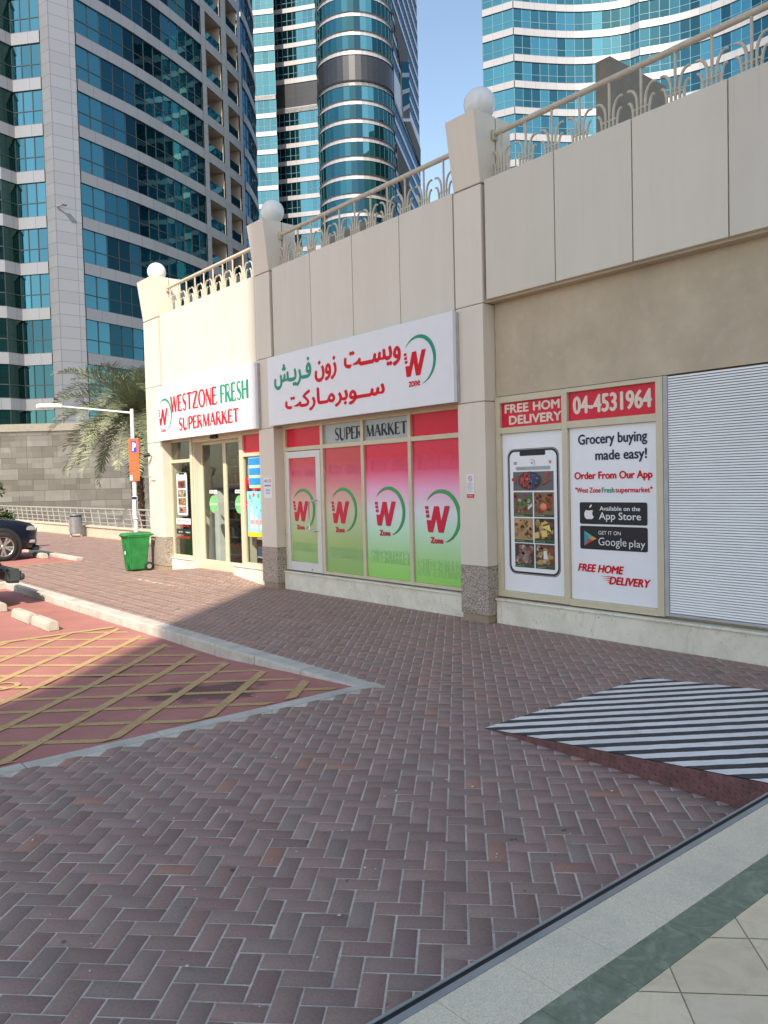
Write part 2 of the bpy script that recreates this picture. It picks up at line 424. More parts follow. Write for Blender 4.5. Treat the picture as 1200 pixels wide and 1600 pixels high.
# ------------------------------------------------------------------ geometry helpers
class MB:
    """collects faces, becomes one mesh object"""
    def __init__(s):
        s.v = []; s.f = []; s.mi = []; s.sm = []; s.tint = []; s.uv = []
        s.has_t = False; s.has_uv = False
    def face(s, pts, mi=0, smooth=False, tint=None, uv=None):
        i = len(s.v)
        s.v.extend([tuple(p) for p in pts])
        s.f.append(tuple(range(i, i + len(pts)))); s.mi.append(mi); s.sm.append(smooth)
        s.tint.append(tint); s.uv.append(uv)
        if tint is not None: s.has_t = True
        if uv is not None: s.has_uv = True
    def mesh(s, V, F, mi=0, smooth=False, tint=None):
        i = len(s.v)
        s.v.extend([tuple(p) for p in V])
        for f in F:
            s.f.append(tuple(k + i for k in f)); s.mi.append(mi); s.sm.append(smooth); s.tint.append(tint); s.uv.append(None)
        if tint is not None: s.has_t = True
    def box(s, x0, x1, y0, y1, z0, z1, mi=0, skip=''):
        x0, x1 = sorted((x0, x1)); y0, y1 = sorted((y0, y1)); z0, z1 = sorted((z0, z1))
        V = [(x0, y0, z0), (x1, y0, z0), (x1, y1, z0), (x0, y1, z0), (x0, y0, z1), (x1, y0, z1), (x1, y1, z1), (x0, y1, z1)]
        F = [(0, 3, 2, 1), (4, 5, 6, 7), (0, 1, 5, 4), (1, 2, 6, 5), (2, 3, 7, 6), (3, 0, 4, 7)]
        s.mesh(V, F, mi)
        return s
    def bbox(s, x0, x1, y0, y1, z0, z1, b=0.01, mi=0):
        """box with chamfered edges"""
        bm = bmesh.new()
        x0, x1 = sorted((x0, x1)); y0, y1 = sorted((y0, y1)); z0, z1 = sorted((z0, z1))
        bmesh.ops.create_cube(bm, size=1, matrix=Matrix.Translation(((x0 + x1) / 2, (y0 + y1) / 2, (z0 + z1) / 2)) @ Matrix.Diagonal((x1 - x0, y1 - y0, z1 - z0, 1)))
        bmesh.ops.bevel(bm, geom=bm.edges[:], offset=min(b, (x1 - x0) * .45, (y1 - y0) * .45, (z1 - z0) * .45), segments=2, affect='EDGES', profile=0.5)
        s.bm(bm, mi)
        return s
    def bm(s, bm, mi=0, smooth=False, mw=None):
        bm.verts.index_update()
        V = [(mw @ v.co if mw else v.co) for v in bm.verts]
        s.mesh(V, [[v.index for v in f.verts] for f in bm.faces], mi, smooth)
        bm.free()
    def tube(s, pts, r, n=8, mi=0, cap=True, smooth=True):
        pts = [Vector(p) for p in pts]
        rs = r if isinstance(r, (list, tuple)) else [r] * len(pts)
        prev = None; base = len(s.v); rings = []
        for k, p in enumerate(pts):
            if k == 0: d = pts[1] - p
            elif k == len(pts) - 1: d = p - pts[k - 1]
            else: d = (pts[k + 1] - p).normalized() + (p - pts[k - 1]).normalized()
            d.normalize()
            if prev is None:
                a = d.orthogonal().normalized()
            else:
                a = (prev - d * prev.dot(d)).normalized()
            prev = a; bb = d.cross(a)
            rings.append([p + (a * math.cos(2 * math.pi * j / n) + bb * math.sin(2 * math.pi * j / n)) * rs[k] for j in range(n)])
        V = [q for rr in rings for q in rr]
        F = []
        for k in range(len(pts) - 1):
            for j in range(n):
                F.append((k * n + j, k * n + (j + 1) % n, (k + 1) * n + (j + 1) % n, (k + 1) * n + j))
        s.mesh(V, F, mi, smooth)
        if cap:
            s.mesh(rings[0][::-1], [tuple(range(n))], mi); s.mesh(rings[-1], [tuple(range(n))], mi)
        return s
    def lathe(s, prof, n=24, mi=0, smooth=True, c=(0, 0, 0), mw=None):
        V = []; F = []
        for r, z in prof:
            for j in range(n):
                a = 2 * math.pi * j / n
                p = Vector((r * math.cos(a) + c[0], r * math.sin(a) + c[1], z + c[2]))
                V.append(mw @ p if mw else p)
        for k in range(len(prof) - 1):
            for j in range(n):
                F.append((k * n + j, k * n + (j + 1) % n, (k + 1) * n + (j + 1) % n, (k + 1) * n + j))
        s.mesh(V, F, mi, smooth)
        return s
    def prism(s, poly, a, b, axis='x', mi=0):
        """polygon of 2D points extruded along an axis"""
        def P(p, t):
            return {'x': (t, p[0], p[1]), 'y': (p[0], t, p[1]), 'z': (p[0], p[1], t)}[axis]
        n = len(poly)
        V = [P(p, a) for p in poly] + [P(p, b) for p in poly]
        F = [tuple(range(n))[::-1], tuple(range(n, 2 * n))] + [(i, (i + 1) % n, n + (i + 1) % n, n + i) for i in range(n)]
        s.mesh(V, F, mi)
        return s
    def build(s, name, mats, parent=None, kind=None):
        me = bpy.data.meshes.new(name)
        me.from_pydata([tuple(p) for p in s.v], [], s.f)
        if not isinstance(mats, (list, tuple)): mats = [mats]
        for m in mats: me.materials.append(M[m] if isinstance(m, str) else m)
        me.polygons.foreach_set('material_index', s.mi)
        me.polygons.foreach_set('use_smooth', s.sm)
        if s.has_t:
            ca = me.color_attributes.new('tint', 'FLOAT_COLOR', 'CORNER')
            arr = []
            for f, tt in zip(s.f, s.tint):
                tt = tt or (1, 1, 1)
                arr.extend([tt[0], tt[1], tt[2], 1.0] * len(f))
            ca.data.foreach_set('color', arr)
        if s.has_uv:
            ul = me.uv_layers.new(name='UVMap')
            arr = []
            for f, uu in zip(s.f, s.uv):
                for k in range(len(f)):
                    arr.extend(uu[k] if uu else (0, 0))
            ul.data.foreach_set('uv', arr)
        me.update()
        o = bpy.data.objects.new(name, me)
        col.objects.link(o)
        if parent: o.parent = parent
        if kind: o['kind'] = kind
        return o

def fix_normals(o):
    bm = bmesh.new(); bm.from_mesh(o.data)
    bmesh.ops.remove_doubles(bm, verts=bm.verts, dist=1e-5)
    bmesh.ops.recalc_face_normals(bm, faces=bm.faces)
    bm.to_mesh(o.data); bm.free()
    return o

def tag(o, label, cat, group=None):
    o['label'] = label; o['category'] = cat
    if group: o['group'] = group
    return o
def thing(name, label, cat, loc=(0, 0, 0), rz=0, group=None):
    o = bpy.data.objects.new(name, None)
    o.empty_display_size = 0.2
    col.objects.link(o); o.location = loc; o.rotation_euler = (0, 0, rz)
    return tag(o, label, cat, group)
def dup(root, loc, label=None, rz=None, scale=None):
    r = root.copy(); col.objects.link(r); r.location = loc
    if rz is not None: r.rotation_euler = (0, 0, rz)
    if scale: r.scale = scale
    if label: r['label'] = label
    for ch in list(root.children):
        c = ch.copy(); col.objects.link(c); c.parent = r
        for g in ch.children:
            d = g.copy(); col.objects.link(d); d.parent = c
    return r

# --- flat lettering on the shop front: seen from the street, right is -Y and up is +Z
def font_verts(body, bold=0.0, space=1.0):
    cu = bpy.data.curves.new('lettering', 'FONT')
    cu.body = body; cu.offset = bold; cu.resolution_u = 4; cu.space_character = space
    o = bpy.data.objects.new('lettering', cu); col.objects.link(o)
    dg = bpy.context.evaluated_depsgraph_get()
    me = bpy.data.meshes.new_from_object(o.evaluated_get(dg))
    V = [(v.co.x, v.co.y) for v in me.vertices]; F = [tuple(p.vertices) for p in me.polygons]
    bpy.data.objects.remove(o); bpy.data.curves.remove(cu); bpy.data.meshes.remove(me)
    return V, F
def islands(nv, F):
    par = list(range(nv))
    def fd(a):
        while par[a] != a: par[a] = par[par[a]]; a = par[a]
        return a
    for f in F:
        for k in f[1:]: par[fd(k)] = fd(f[0])
    ids = {}
    return [ids.setdefault(fd(k), len(ids)) for k in range(nv)]
def text_into(mb, body, yl, yr, z0, z1, X, bold=0.0, mi=0, shear=0.0, space=1.0, tint=None, fat=0.0):
    if fat:
        # heavier weight: the same vinyl letters laid over each other a few mm apart
        for k, (a, b) in enumerate(((-1, 0), (1, 0), (0, -.7), (0, .7))):
            text_into(mb, body, yl - fat * (1 - a), yr + fat * (1 + a), z0 + fat * .7 * (1 + b / .7), z1 - fat * .7 * (1 - b / .7), X - .00025 * k, bold, mi, shear, space, tint)
        return mb
    V, F = font_verts(body, bold, space)
    isl = islands(len(V), F)
    xs = [v[0] for v in V]; ys = [v[1] for v in V]
    ax, bx, ay, by = min(xs), max(xs), min(ys), max(ys)
    sh = shear * (z1 - z0)
    out = []
    for x, y in V:
        u = (x - ax) / (bx - ax); q = (y - ay) / (by - ay)
        Y = yl + (yr - yl) * u
        if shear:
            wid = (yl - yr) - sh
            Y = yl - wid * u - sh * q
        out.append((X - .0001 * (isl[len(out)] % 5), Y, z0 + (z1 - z0) * q))
    mb.mesh(out, F, mi, False, tint)
    return mb
def poly_into(mb, pts, X, mi=0, tint=None):
    mb.face([(X, p[0], p[1]) for p in pts], mi, False, tint)
def rect_into(mb, y0, y1, z0, z1, X, mi=0, tint=None):
    y0, y1 = max(y0, y1), min(y0, y1)
    poly_into(mb, [(y0, z0), (y1, z0), (y1, z1), (y0, z1)], X, mi, tint)
def disc_into(mb, y, z, ry, rz, X, mi=0, tint=None, n=16, rot=0):
    poly_into(mb, [(y - ry * math.cos(2 * math.pi * i / n + rot), z + rz * math.sin(2 * math.pi * i / n + rot)) for i in range(n)], X, mi, tint)
def stroke_into(mb, pts, ws, X, mi=0):
    """flat stroke through 2D points (y,z) with a width at each point"""
    n = len(pts)
    L = []; Rr = []
    for k in range(n):
        a = pts[max(0, k - 1)]; b = pts[min(n - 1, k + 1)]
        d = Vector((b[0] - a[0], b[1] - a[1])); d.normalize()
        nn = Vector((-d.y, d.x)); p = Vector(pts[k]); ww = ws[k] / 2
        L.append(p + nn * ww); Rr.append(p - nn * ww)
    for k in range(n - 1):
        mb.face([(X, *L[k]), (X, *Rr[k]), (X, *Rr[k + 1]), (X, *L[k + 1])], mi)
def rrect(y0, y1, z0, z1, r, n=6):
    y0, y1 = max(y0, y1), min(y0, y1)
    P = []
    for cy, cz, a0 in ((y1 + r, z1 - r, 0), (y0 - r, z1 - r, 90), (y0 - r, z0 + r, 180), (y1 + r, z0 + r, 270)):
        for i in range(n + 1):
            a = R(a0 + 90 * i / n)
            P.append((cy - r * math.cos(a), cz + r * math.sin(a)))
    return P

# roman capitals with thick and thin strokes: unit glyphs, (points, thick?)
def _el(cx, cz, rx, rz, a0, a1, n=14):
    return [(cx + rx * math.cos(R(a0 + (a1 - a0) * i / n)), cz + rz * math.sin(R(a0 + (a1 - a0) * i / n))) for i in range(n + 1)]
GL = {
 'W': (1.25, [([(0.03, 1), (0.27, 0)], 1), ([(0.27, 0), (0.49, 0.98)], 0), ([(0.49, 0.98), (0.73, 0)], 1), ([(0.73, 0), (0.97, 1)], 0)]),
 'E': (0.72, [([(0.14, 0), (0.14, 1)], 1), ([(0.14, 0.975), (0.88, 0.975)], 0), ([(0.14, 0.52), (0.78, 0.52)], 0), ([(0.14, 0.03), (0.94, 0.03)], 0), ([(0.86, 0.98), (0.87, 0.85)], 0), ([(0.92, 0.03), (0.94, 0.18)], 0)]),
 'S': (0.72, [([(0.86, 0.86), (0.72, 0.96), (0.5, 0.985), (0.28, 0.93), (0.17, 0.8), (0.2, 0.66), (0.36, 0.56), (0.6, 0.47), (0.8, 0.36), (0.85, 0.22), (0.74, 0.08), (0.5, 0.015), (0.28, 0.04), (0.1, 0.15)], 2)]),
 'T': (0.85, [([(0.5, 0), (0.5, 0.97)], 1), ([(0.03, 0.975), (0.97, 0.975)], 0), ([(0.05, 0.98), (0.04, 0.86)], 0), ([(0.95, 0.98), (0.96, 0.86)], 0)]),
 'Z': (0.95, [([(0.1, 0.975), (0.9, 0.975)], 0), ([(0.86, 0.96), (0.1, 0.04)], 1), ([(0.06, 0.03), (0.94, 0.03)], 0), ([(0.92, 0.03), (0.95, 0.16)], 0), ([(0.11, 0.98), (0.08, 0.85)], 0)]),
 'O': (1.1, [(_el(0.5, 0.5, 0.42, 0.49, 90, 450, 28), 3)]),
 'N': (0.95, [([(0.12, 0), (0.12, 1)], 0), ([(0.12, 0.98), (0.86, 0.02)], 1), ([(0.87, 0), (0.87, 1)], 0)]),
 'F': (0.7, [([(0.14, 0), (0.14, 1)], 1), ([(0.14, 0.975), (0.92, 0.975)], 0), ([(0.14, 0.52), (0.8, 0.52)], 0), ([(0.9, 0.98), (0.91, 0.85)], 0)]),
 'R': (0.85, [([(0.12, 0), (0.12, 1)], 1), ([(0.12, 0.975), (0.5, 0.975)] + _el(0.5, 0.74, 0.28, 0.235, 90, -90, 10) + [(0.12, 0.505)], 0), ([(0.42, 0.5), (0.92, 0)], 1)]),
 'H': (0.95, [([(0.12, 0), (0.12, 1)], 1), ([(0.86, 0), (0.86, 1)], 1), ([(0.12, 0.52), (0.86, 0.52)], 0)]),
 'U': (0.95, [([(0.12, 1), (0.12, 0.32)] + _el(0.48, 0.32, 0.36, 0.3, 180, 270, 8), 1), (_el(0.48, 0.32, 0.36, 0.3, 270, 360, 8) + [(0.84, 1)], 0)]),
 'P': (0.75, [([(0.14, 0), (0.14, 1)], 1), ([(0.14, 0.975), (0.5, 0.975)] + _el(0.5, 0.71, 0.36, 0.265, 90, -90, 10) + [(0.14, 0.445)], 4)]),
 'M': (1.15, [([(0.08, 0), (0.13, 1)], 0), ([(0.13, 1), (0.48, 0.02)], 1), ([(0.48, 0.02), (0.84, 1)], 0), ([(0.84, 1), (0.9, 0)], 1)]),
 'A': (0.95, [([(0.05, 0), (0.46, 1)], 0), ([(0.46, 1), (0.9, 0)], 1), ([(0.2, 0.35), (0.74, 0.35)], 0)]),
 'K': (0.9, [([(0.12, 0), (0.12, 1)], 1), ([(0.12, 0.42), (0.8, 1)], 0), ([(0.35, 0.6), (0.9, 0)], 1)]),
}
def roman_into(mb, body, yl, yr, z0, z1, X, thick, thin, mi=0, gap=0.1):
    tot = sum(GL[c][0] for c in body) + gap * (len(body) - 1)
    sc_ = (yl - yr) / tot
    x = 0; k = 0
    for c in body:
        wd, strokes = GL[c]
        for pts, th in strokes:
            P = [(yl - (x + p[0] * wd) * sc_, z0 + p[1] * (z1 - z0)) for p in pts]
            n = len(P)
            if th == 1: ws = [thick] * n
            elif th == 0: ws = [thin] * n
            elif th == 2: ws = [thin + (thick - thin) * math.exp(-((i / (n - 1) - 0.5) / 0.22) ** 2) for i in range(n)]
            elif th == 3: ws = [thin + (thick - thin) * abs(math.sin(2 * math.pi * i / (n - 1))) ** 1.3 for i in range(n)]
            else: ws = [thin + (thick - thin) * max(0, math.sin(math.pi * i / (n - 1))) ** 3 for i in range(n)]
            k += 1
            stroke_into(mb, P, ws, X - 0.0004 * (k % 7), mi)
        x += wd + gap
    return mb

def logo_shapes(yW, zW, s, X, parent, red, green, word, bold=0.02):
    """slanted red W with dotted left arm and green crescent; yW,zW = lower left of the W, s = scale (1 = W 0.35 m tall)"""
    P = lambda dy, dz: (yW - dy * s, zW + dz * s)
    a = MB()
    wd = 0.078 * s
    def quad(b0, t0, b1, t1): poly_into(a, [P(*b0), P(*b1), P(*t1), P(*t0)], X, 0)
    quad((-0.015, 0.005), (-0.035, 0.155), (0.06, 0.0), (0.045, 0.155))
    poly_into(a, [P(0.0, 0.0), P(0.075, 0.0), P(0.20, 0.34), P(0.115, 0.34)], X - 0.0006, 0)
    poly_into(a, [P(0.115, 0.34), P(0.20, 0.34), P(0.265, 0.0), P(0.185, 0.0)], X - 0.0012, 0)
    poly_into(a, [P(0.19, 0.0), P(0.275, 0.0), P(0.40, 0.345), P(0.315, 0.345)], X - 0.0018, 0)
    for dy, dz in ((-0.06, 0.30), (-0.052, 0.245), (-0.043, 0.19)):
        poly_into(a, [P(dy, dz), P(dy + 0.06, dz + 0.004), P(dy + 0.057, dz + 0.042), P(dy - 0.003, dz + 0.038)], X - 0.0006, 0)
    a.build('letter', red, parent)
    b = MB(); n = 40
    cy, cz, rad = 0.255, 0.215, 0.345
    o = []; i_ = []
    for k in range(n + 1):
        tt = k / n
        ang = R(146 + (-82 - 146) * tt)
        th = 0.062 * math.sin(math.pi * tt) ** 0.85
        o.append(P(cy + rad * math.cos(ang), cz + rad * math.sin(ang)))
        i_.append(P(cy + (rad - th) * math.cos(ang), cz + (rad - th) * math.sin(ang)))
    for k in range(n):
        poly_into(b, [o[k], i_[k], i_[k + 1], o[k + 1]], X, 0)
    b.build('crescent', green, parent)
    c = MB()
    text_into(c, word, *[P(0.03, 0)[0], P(0.27, 0)[0]], P(0, -0.145)[1], P(0, -0.065)[1], X, 0, fat=.005 * s)
    c.build('lettering', red, parent)
# ------------------------------------------------------------------ ground, pavement, parking bays
def ground_z(x, y):
    """pavement is level; it rises 0.12 m to the shop door"""
    fx = min(1, max(0, (x - 6.55) / 1.25))
    fy = min(1, max(0, (y - 13.05) / 1.15)) * min(1, max(0, (17.15 - y) / 1.25))
    return 0.12 * fx * fy
def road_z(y):
    return -0.13 * min(1, max(0, (y - 5.85) / 2.6))

g = MB()
g.box(-900, 900, -900, 900, -0.9, -0.32)
g.build('ground', 'ground_asphalt', kind='structure')

AREAS = [(4.58, 7.83, 1.97, 17.8), (-8.0, 4.58, 1.97, 5.74), (-8.0, 11.15, 17.8, 21.1), (7.3, 11.15, 21.1, 46.0), (-8.0, 7.3, 30.1, 46.0), (7.83, 8.06, 14.3, 15.92)]
s = MB()
for k, (x0, x1, y0, y1) in enumerate(AREAS):
    nx = 14 if k == 0 else 1; ny = 60 if k == 0 else 1
    for i in range(nx):
        for j in range(ny):
            a, b = x0 + (x1 - x0) * i / nx, x0 + (x1 - x0) * (i + 1) / nx
            c, d = y0 + (y1 - y0) * j / ny, y0 + (y1 - y0) * (j + 1) / ny
            s.face([(p, q, ground_z(p, q) - 0.0042) for p, q in ((a, c), (b, c), (b, d), (a, d))])
s.build('pavement_bed', 'joint_sand', kind='structure')

def pavers():
    W = 0.1035; gap = 0.0066; ch = 0.004; drop = 0.006
    rt2 = math.sqrt(0.5)
    V = []; F = []; T = []
    def inside(x, y):
        for x0, x1, y0, y1 in AREAS:
            if x0 <= x <= x1 and y0 <= y <= y1: return True
        return False
    cells = []
    N = 330
    for i in range(-60, N):
        for j in range(-160, 160):
            # lattice (1,1) and (2,-2) with half cells gives one flat and one upright brick
            ou, ov = i + 2 * j, i - 2 * j
            for (u0, u1, v0, v1) in ((0, 2, 0, 1), (2, 3, -1, 1)):
                cells.append((ou + u0, ou + u1, ov + v0, ov + v1))
    cells = np.array(cells, float) * W
    cu = (cells[:, 0] + cells[:, 1]) / 2; cv = (cells[:, 2] + cells[:, 3]) / 2
    X = (cu - cv) * rt2; Y = (cu + cv) * rt2
    keep = np.zeros(len(X), bool)
    for x0, x1, y0, y1 in AREAS:
        keep |= (X >= x0) & (X <= x1) & (Y >= y0) & (Y <= y1)
    # only what lies in front of the camera, with a margin
    keep &= (Y > -2) & (X > -0.35 * 0 - 3.5) & (Y < 38)
    keep &= ~((Y > 12) & (X < 0.0))
    cells = cells[keep]
    n = len(cells)
    near = None
    tint = np.empty((n, 3))
    base = np.array([0.315, 0.213, 0.180])
    lum = rng.normal(1.0, 0.065, n).clip(0.8, 1.22)
    hue = rng.normal(0, 1, n)
    tint[:, 0] = base[0] * lum * (1 + 0.022 * hue)
    tint[:, 1] = base[1] * lum * (1 - 0.014 * hue)
    tint[:, 2] = base[2] * lum * (1 - 0.02 * hue)
    grey = rng.random(n) < 0.05
    tint[grey] = np.array([0.29, 0.215, 0.185]) * lum[grey][:, None]
    warm = rng.random(n) < 0.02
    tint[warm] = np.array([0.39, 0.22, 0.165]) * lum[warm][:, None]
    u0 = cells[:, 0] + gap / 2; u1 = cells[:, 1] - gap / 2; v0 = cells[:, 2] + gap / 2; v1 = cells[:, 3] - gap / 2
    jit = rng.normal(0, 0.0009, (n, 4)); u0 += jit[:, 0]; u1 += jit[:, 1]; v0 += jit[:, 2]; v1 += jit[:, 3]
    tilt = rng.normal(0, 0.0011, (n, 4))
    co_ = []
    for a, b in ((u0, v0), (u1, v0), (u1, v1), (u0, v1)): co_.append((a, b, -drop))
    for k, (a, b) in enumerate(((u0 + ch, v0 + ch), (u1 - ch, v0 + ch), (u1 - ch, v1 - ch), (u0 + ch, v1 - ch))): co_.append((a, b, tilt[:, k]))
    P = np.empty((n, 8, 3))
    for k, (a, b, z) in enumerate(co_):
        P[:, k, 0] = (a - b) * rt2; P[:, k, 1] = (a + b) * rt2
        fx = np.clip((P[:, k, 0] - 6.55) / 1.25, 0, 1)
        fy = np.clip((P[:, k, 1] - 13.05) / 1.15, 0, 1) * np.clip((17.15 - P[:, k, 1]) / 1.25, 0, 1)
        P[:, k, 2] = z + 0.12 * fx * fy
    quads = np.array([(4, 5, 6, 7), (0, 1, 5, 4), (1, 2, 6, 5), (2, 3, 7, 6), (3, 0, 4, 7)])
    faces = (np.arange(n)[:, None, None] * 8 + quads[None]).reshape(-1, 4)
    me = bpy.data.meshes.new('pavement')
    me.vertices.add(n * 8); me.vertices.foreach_set('co', P.reshape(-1))
    me.loops.add(faces.size); me.loops.foreach_set('vertex_index', faces.reshape(-1).astype(np.int32))
    me.polygons.add(len(faces)); me.polygons.foreach_set('loop_start', np.arange(0, faces.size, 4, dtype=np.int32))
    me.update(calc_edges=True)
    ca = me.color_attributes.new('tint', 'FLOAT_COLOR', 'CORNER')
    cc = np.ones((n, 20, 4)); cc[:, :, :3] = tint[:, None, :]
    ca.data.foreach_set('color', cc.reshape(-1))
    me.materials.append(M['paver_red'])
    o = bpy.data.objects.new('pavement', me); col.objects.link(o); o['kind'] = 'structure'
pavers()

s = MB()
for k in range(40):
    y0 = 5.80 + 12.1 * k / 40; y1 = 5.80 + 12.1 * (k + 1) / 40
    s.face([(-14, y0, road_z(y0)), (4.52, y0, road_z(y0)), (4.52, y1, road_z(y1)), (-14, y1, road_z(y1))])
s.face([(-14, 21.05, -0.012), (7.24, 21.05, -0.012), (7.24, 30.2, -0.012), (-14, 30.2, -0.012)])
s.build('road', 'road_red', kind='structure')

# yellow box hatching, bay lines and the lettering on the road
def clip(poly, x0, x1, y0, y1):
    for ax, lim, sg in ((0, x0, 1), (0, x1, -1), (1, y0, 1), (1, y1, -1)):
        out = []
        for i in range(len(poly)):
            a, b = poly[i - 1], poly[i]
            da, db = sg * (a[ax] - lim), sg * (b[ax] - lim)
            if da * db < 0:
                tt = da / (da - db); out.append((a[0] + (b[0] - a[0]) * tt, a[1] + (b[1] - a[1]) * tt))
            if db >= 0: out.append(b)
        poly = out
        if not poly: break
    return poly
mk = MB()
def strip(poly, lift, x0=-6, x1=4.30, y0=5.93, y1=11.42):
    for k in range(16):
        ya = 5.8 + k * 0.8; q = clip(poly, x0, x1, max(y0, ya), min(y1, ya + 0.8))
        if len(q) > 2: mk.face([(p[0], p[1], road_z(p[1]) + lift) for p in q])
hw = 0.047 * math.sqrt(2)
for k in range(-7, 20):
    c = 4.55 + 0.80 * k
    strip([(-9, -9 + c - hw), (9, 9 + c - hw), (9, 9 + c + hw), (-9, -9 + c + hw)], 0.007)
for k in range(-12, 14):
    c = 8.80 + 0.71 * k
    strip([(-9, 9 + c - hw), (9, -9 + c - hw), (9, -9 + c + hw), (-9, 9 + c + hw)], 0.004)
strip([(-6, 11.36), (4.3, 11.36), (4.3, 11.48), (-6, 11.48)], 0.010, y1=12)
mk.face([(-6, 13.98, -0.126), (3.4, 13.98, -0.126), (3.4, 14.1, -0.126), (-6, 14.1, -0.126)])
mk.face([(-6, 16.6, -0.126), (3.4, 16.6, -0.126), (3.4, 16.72, -0.126), (-6, 16.72, -0.126)])
mk.face([(-6, 21.3, -0.007), (7.0, 21.3, -0.007), (7.0, 21.48, -0.007), (-6, 21.48, -0.007)])
mk.face([(-6, 25.9, -0.007), (7.0, 25.9, -0.007), (7.0, 26.05, -0.007), (-6, 26.05, -0.007)])
V, F = font_verts('NO', 0.0)
xs = [v[0] for v in V]; x1_ = max(xs)
mk.mesh([(2.32 - (x1_ - x) * .62, 8.68 + y * 0.5, road_z(8.68 + y * 0.5) + 0.012) for x, y in V], F)
mk.build('road_markings', 'paint_yellow', kind='structure')

# kerbs
def kerb_run(mb, x0, x1, ya, yb, zb, zt=0.004, ln=0.92):
    n = max(1, round(abs(yb - ya) / ln))
    for k in range(n):
        a = ya + (yb - ya) * k / n + 0.004; b = ya + (yb - ya) * (k + 1) / n - 0.004
        mb.bbox(x0 + rng.normal(0, .004), x1, a, b, zb, zt + rng.normal(0, .002), 0.022)
k_ = MB()
kerb_run(k_, 4.44, 4.66, 5.86, 17.75, -0.3, 0.006)
k_.build('kerb', 'kerb_concrete', kind='structure')
k_ = MB()
kerb_run(k_, 7.16, 7.36, 21.55, 30.1, -0.3, 0.075)
for a in np.arange(-9, 4.4, 0.9): k_.bbox(a + .004, a + .896, 17.72, 17.92, -0.3, 0.005, 0.02)
k_.build('kerb', 'kerb_concrete', kind='structure')
k_ = MB()
for a in np.arange(-9.26, 4.5, 0.98):
    k_.bbox(a + .003, min(a + .977, 4.66), 5.73, 5.86, -0.2, 0.008 + rng.normal(0, .0015), 0.008)
k_.build('kerb', 'kerb_concrete', kind='structure')

# raised platform the photographer stands on
PZ = 0.185
s = MB(); s.box(-8, 7.7, -9, 1.895, -0.3, PZ - 0.006); s.build('platform', 'tile_grout', kind='structure')
s = MB()
x = -7.83
while x < 7.6:
    s.bbox(x + .0015, x + .3285, 1.640, 1.893, PZ - 0.03, PZ, 0.0015); x += 0.33
s.build('platform_border', 'floor_granite', kind='structure')
s = MB(); x = -7.9; k = 0
while x < 7.6:
    L_ = (0.32, 0.33, 0.20, 0.21)[k % 4]; k += 1
    s.bbox(x + .001, x + L_ - .001, 1.486, 1.638, PZ - 0.03, PZ - 0.0005, 0.001); x += L_
s.build('platform_stripe', 'marble_green', kind='structure')
s = MB()
rt2 = math.sqrt(.5); tw = 0.33
for i in range(-24, 36):
    for j in range(-36, 36):
        cx = ((i + .5) - (j + .5)) * tw * rt2 + 2.37; cy = ((i + .5) + (j + .5)) * tw * rt2 + 1.385 - 0.0
        if cy > 1.75 or cy < -5 or abs(cx) > 7: continue
        h = tw / 2 - 0.0025
        q = [(cx + (a - b) * rt2, cy + (a + b) * rt2) for a, b in ((-h, -h), (h, -h), (h, h), (-h, h))]
        q = clip(q, -8, 7.65, -9, 1.484)
        if len(q) < 3: continue
        l_ = random.uniform(0.9, 1.08)
        s.face([(p[0], p[1], PZ - 0.001) for p in q], 0, False, (l_, l_ * random.uniform(.98, 1.01), l_ * random.uniform(.94, 1.02)))
s.build('platform_tiles', 'tile_beige', kind='structure')
s = MB()
s.bbox(-8, 7.7, 1.895, 1.925, -0.1, PZ + 0.001, 0.002, 0)
s.box(-8, 7.7, 1.9255, 1.9475, -0.1, PZ - 0.004, 1)
s.bbox(-8, 7.7, 1.948, 1.960, -0.1, PZ + 0.001, 0.002, 0)
s.build('platform_edge', ['granite_edge_grey', 'rubber_black'], kind='structure')

# striped access ramp
rp = thing('access_ramp', 'low wedge ramp painted in black and white diagonal stripes', 'ramp', (0, 0, 0))
s = MB()
x0, x1, yt, yb, zt = 4.39, 6.58, 4.165, 1.962, 0.183
s.face([(x0, yt, 0.006), (x0, yb, zt), (x1, yb, zt), (x1, yt, 0.006)])
s.face([(x1, yt, 0.006), (x1, yb, zt), (x1, yb, -.02), (x1, yt, -.02)])
s.face([(x0, yt, .006), (x1, yt, .006), (x1, yt, -.02), (x0, yt, -.02)])
o = s.build('ramp_deck', 'stripe_paint', rp)
s = MB()
# side plate of raised-pattern steel leaning a little outward
s.face([(x0 - .004, yt, 0.0), (x0 - 0.035, yb, 0.001), (x0 - 0.003, yb, zt - .004), (x0 - .003, yt, 0.004)])
for i in range(60):
    y = yb + 0.02 + (yt - yb) * i / 60
    hh = zt * (yt - y) / (yt - yb)
    nr = int(hh / 0.028)
    for j in range(nr):
        z = 0.014 + j * 0.028; f = z / max(hh, .01)
        if f > 0.93: continue
        fx = x0 - 0.004 - 0.031 * (yt - y) / (yt - yb) * (1 - f) - 0.003
        d = 0.010
        sg = 1 if (i + j) % 2 else -1
        s.face([(fx, y - d, z - sg * d * .8), (fx - .0015, y + .003, z - .004), (fx, y + d, z + sg * d * .8), (fx - .0015, y - .003, z + .004)])
s.build('side_plate', 'checker_maroon', rp)

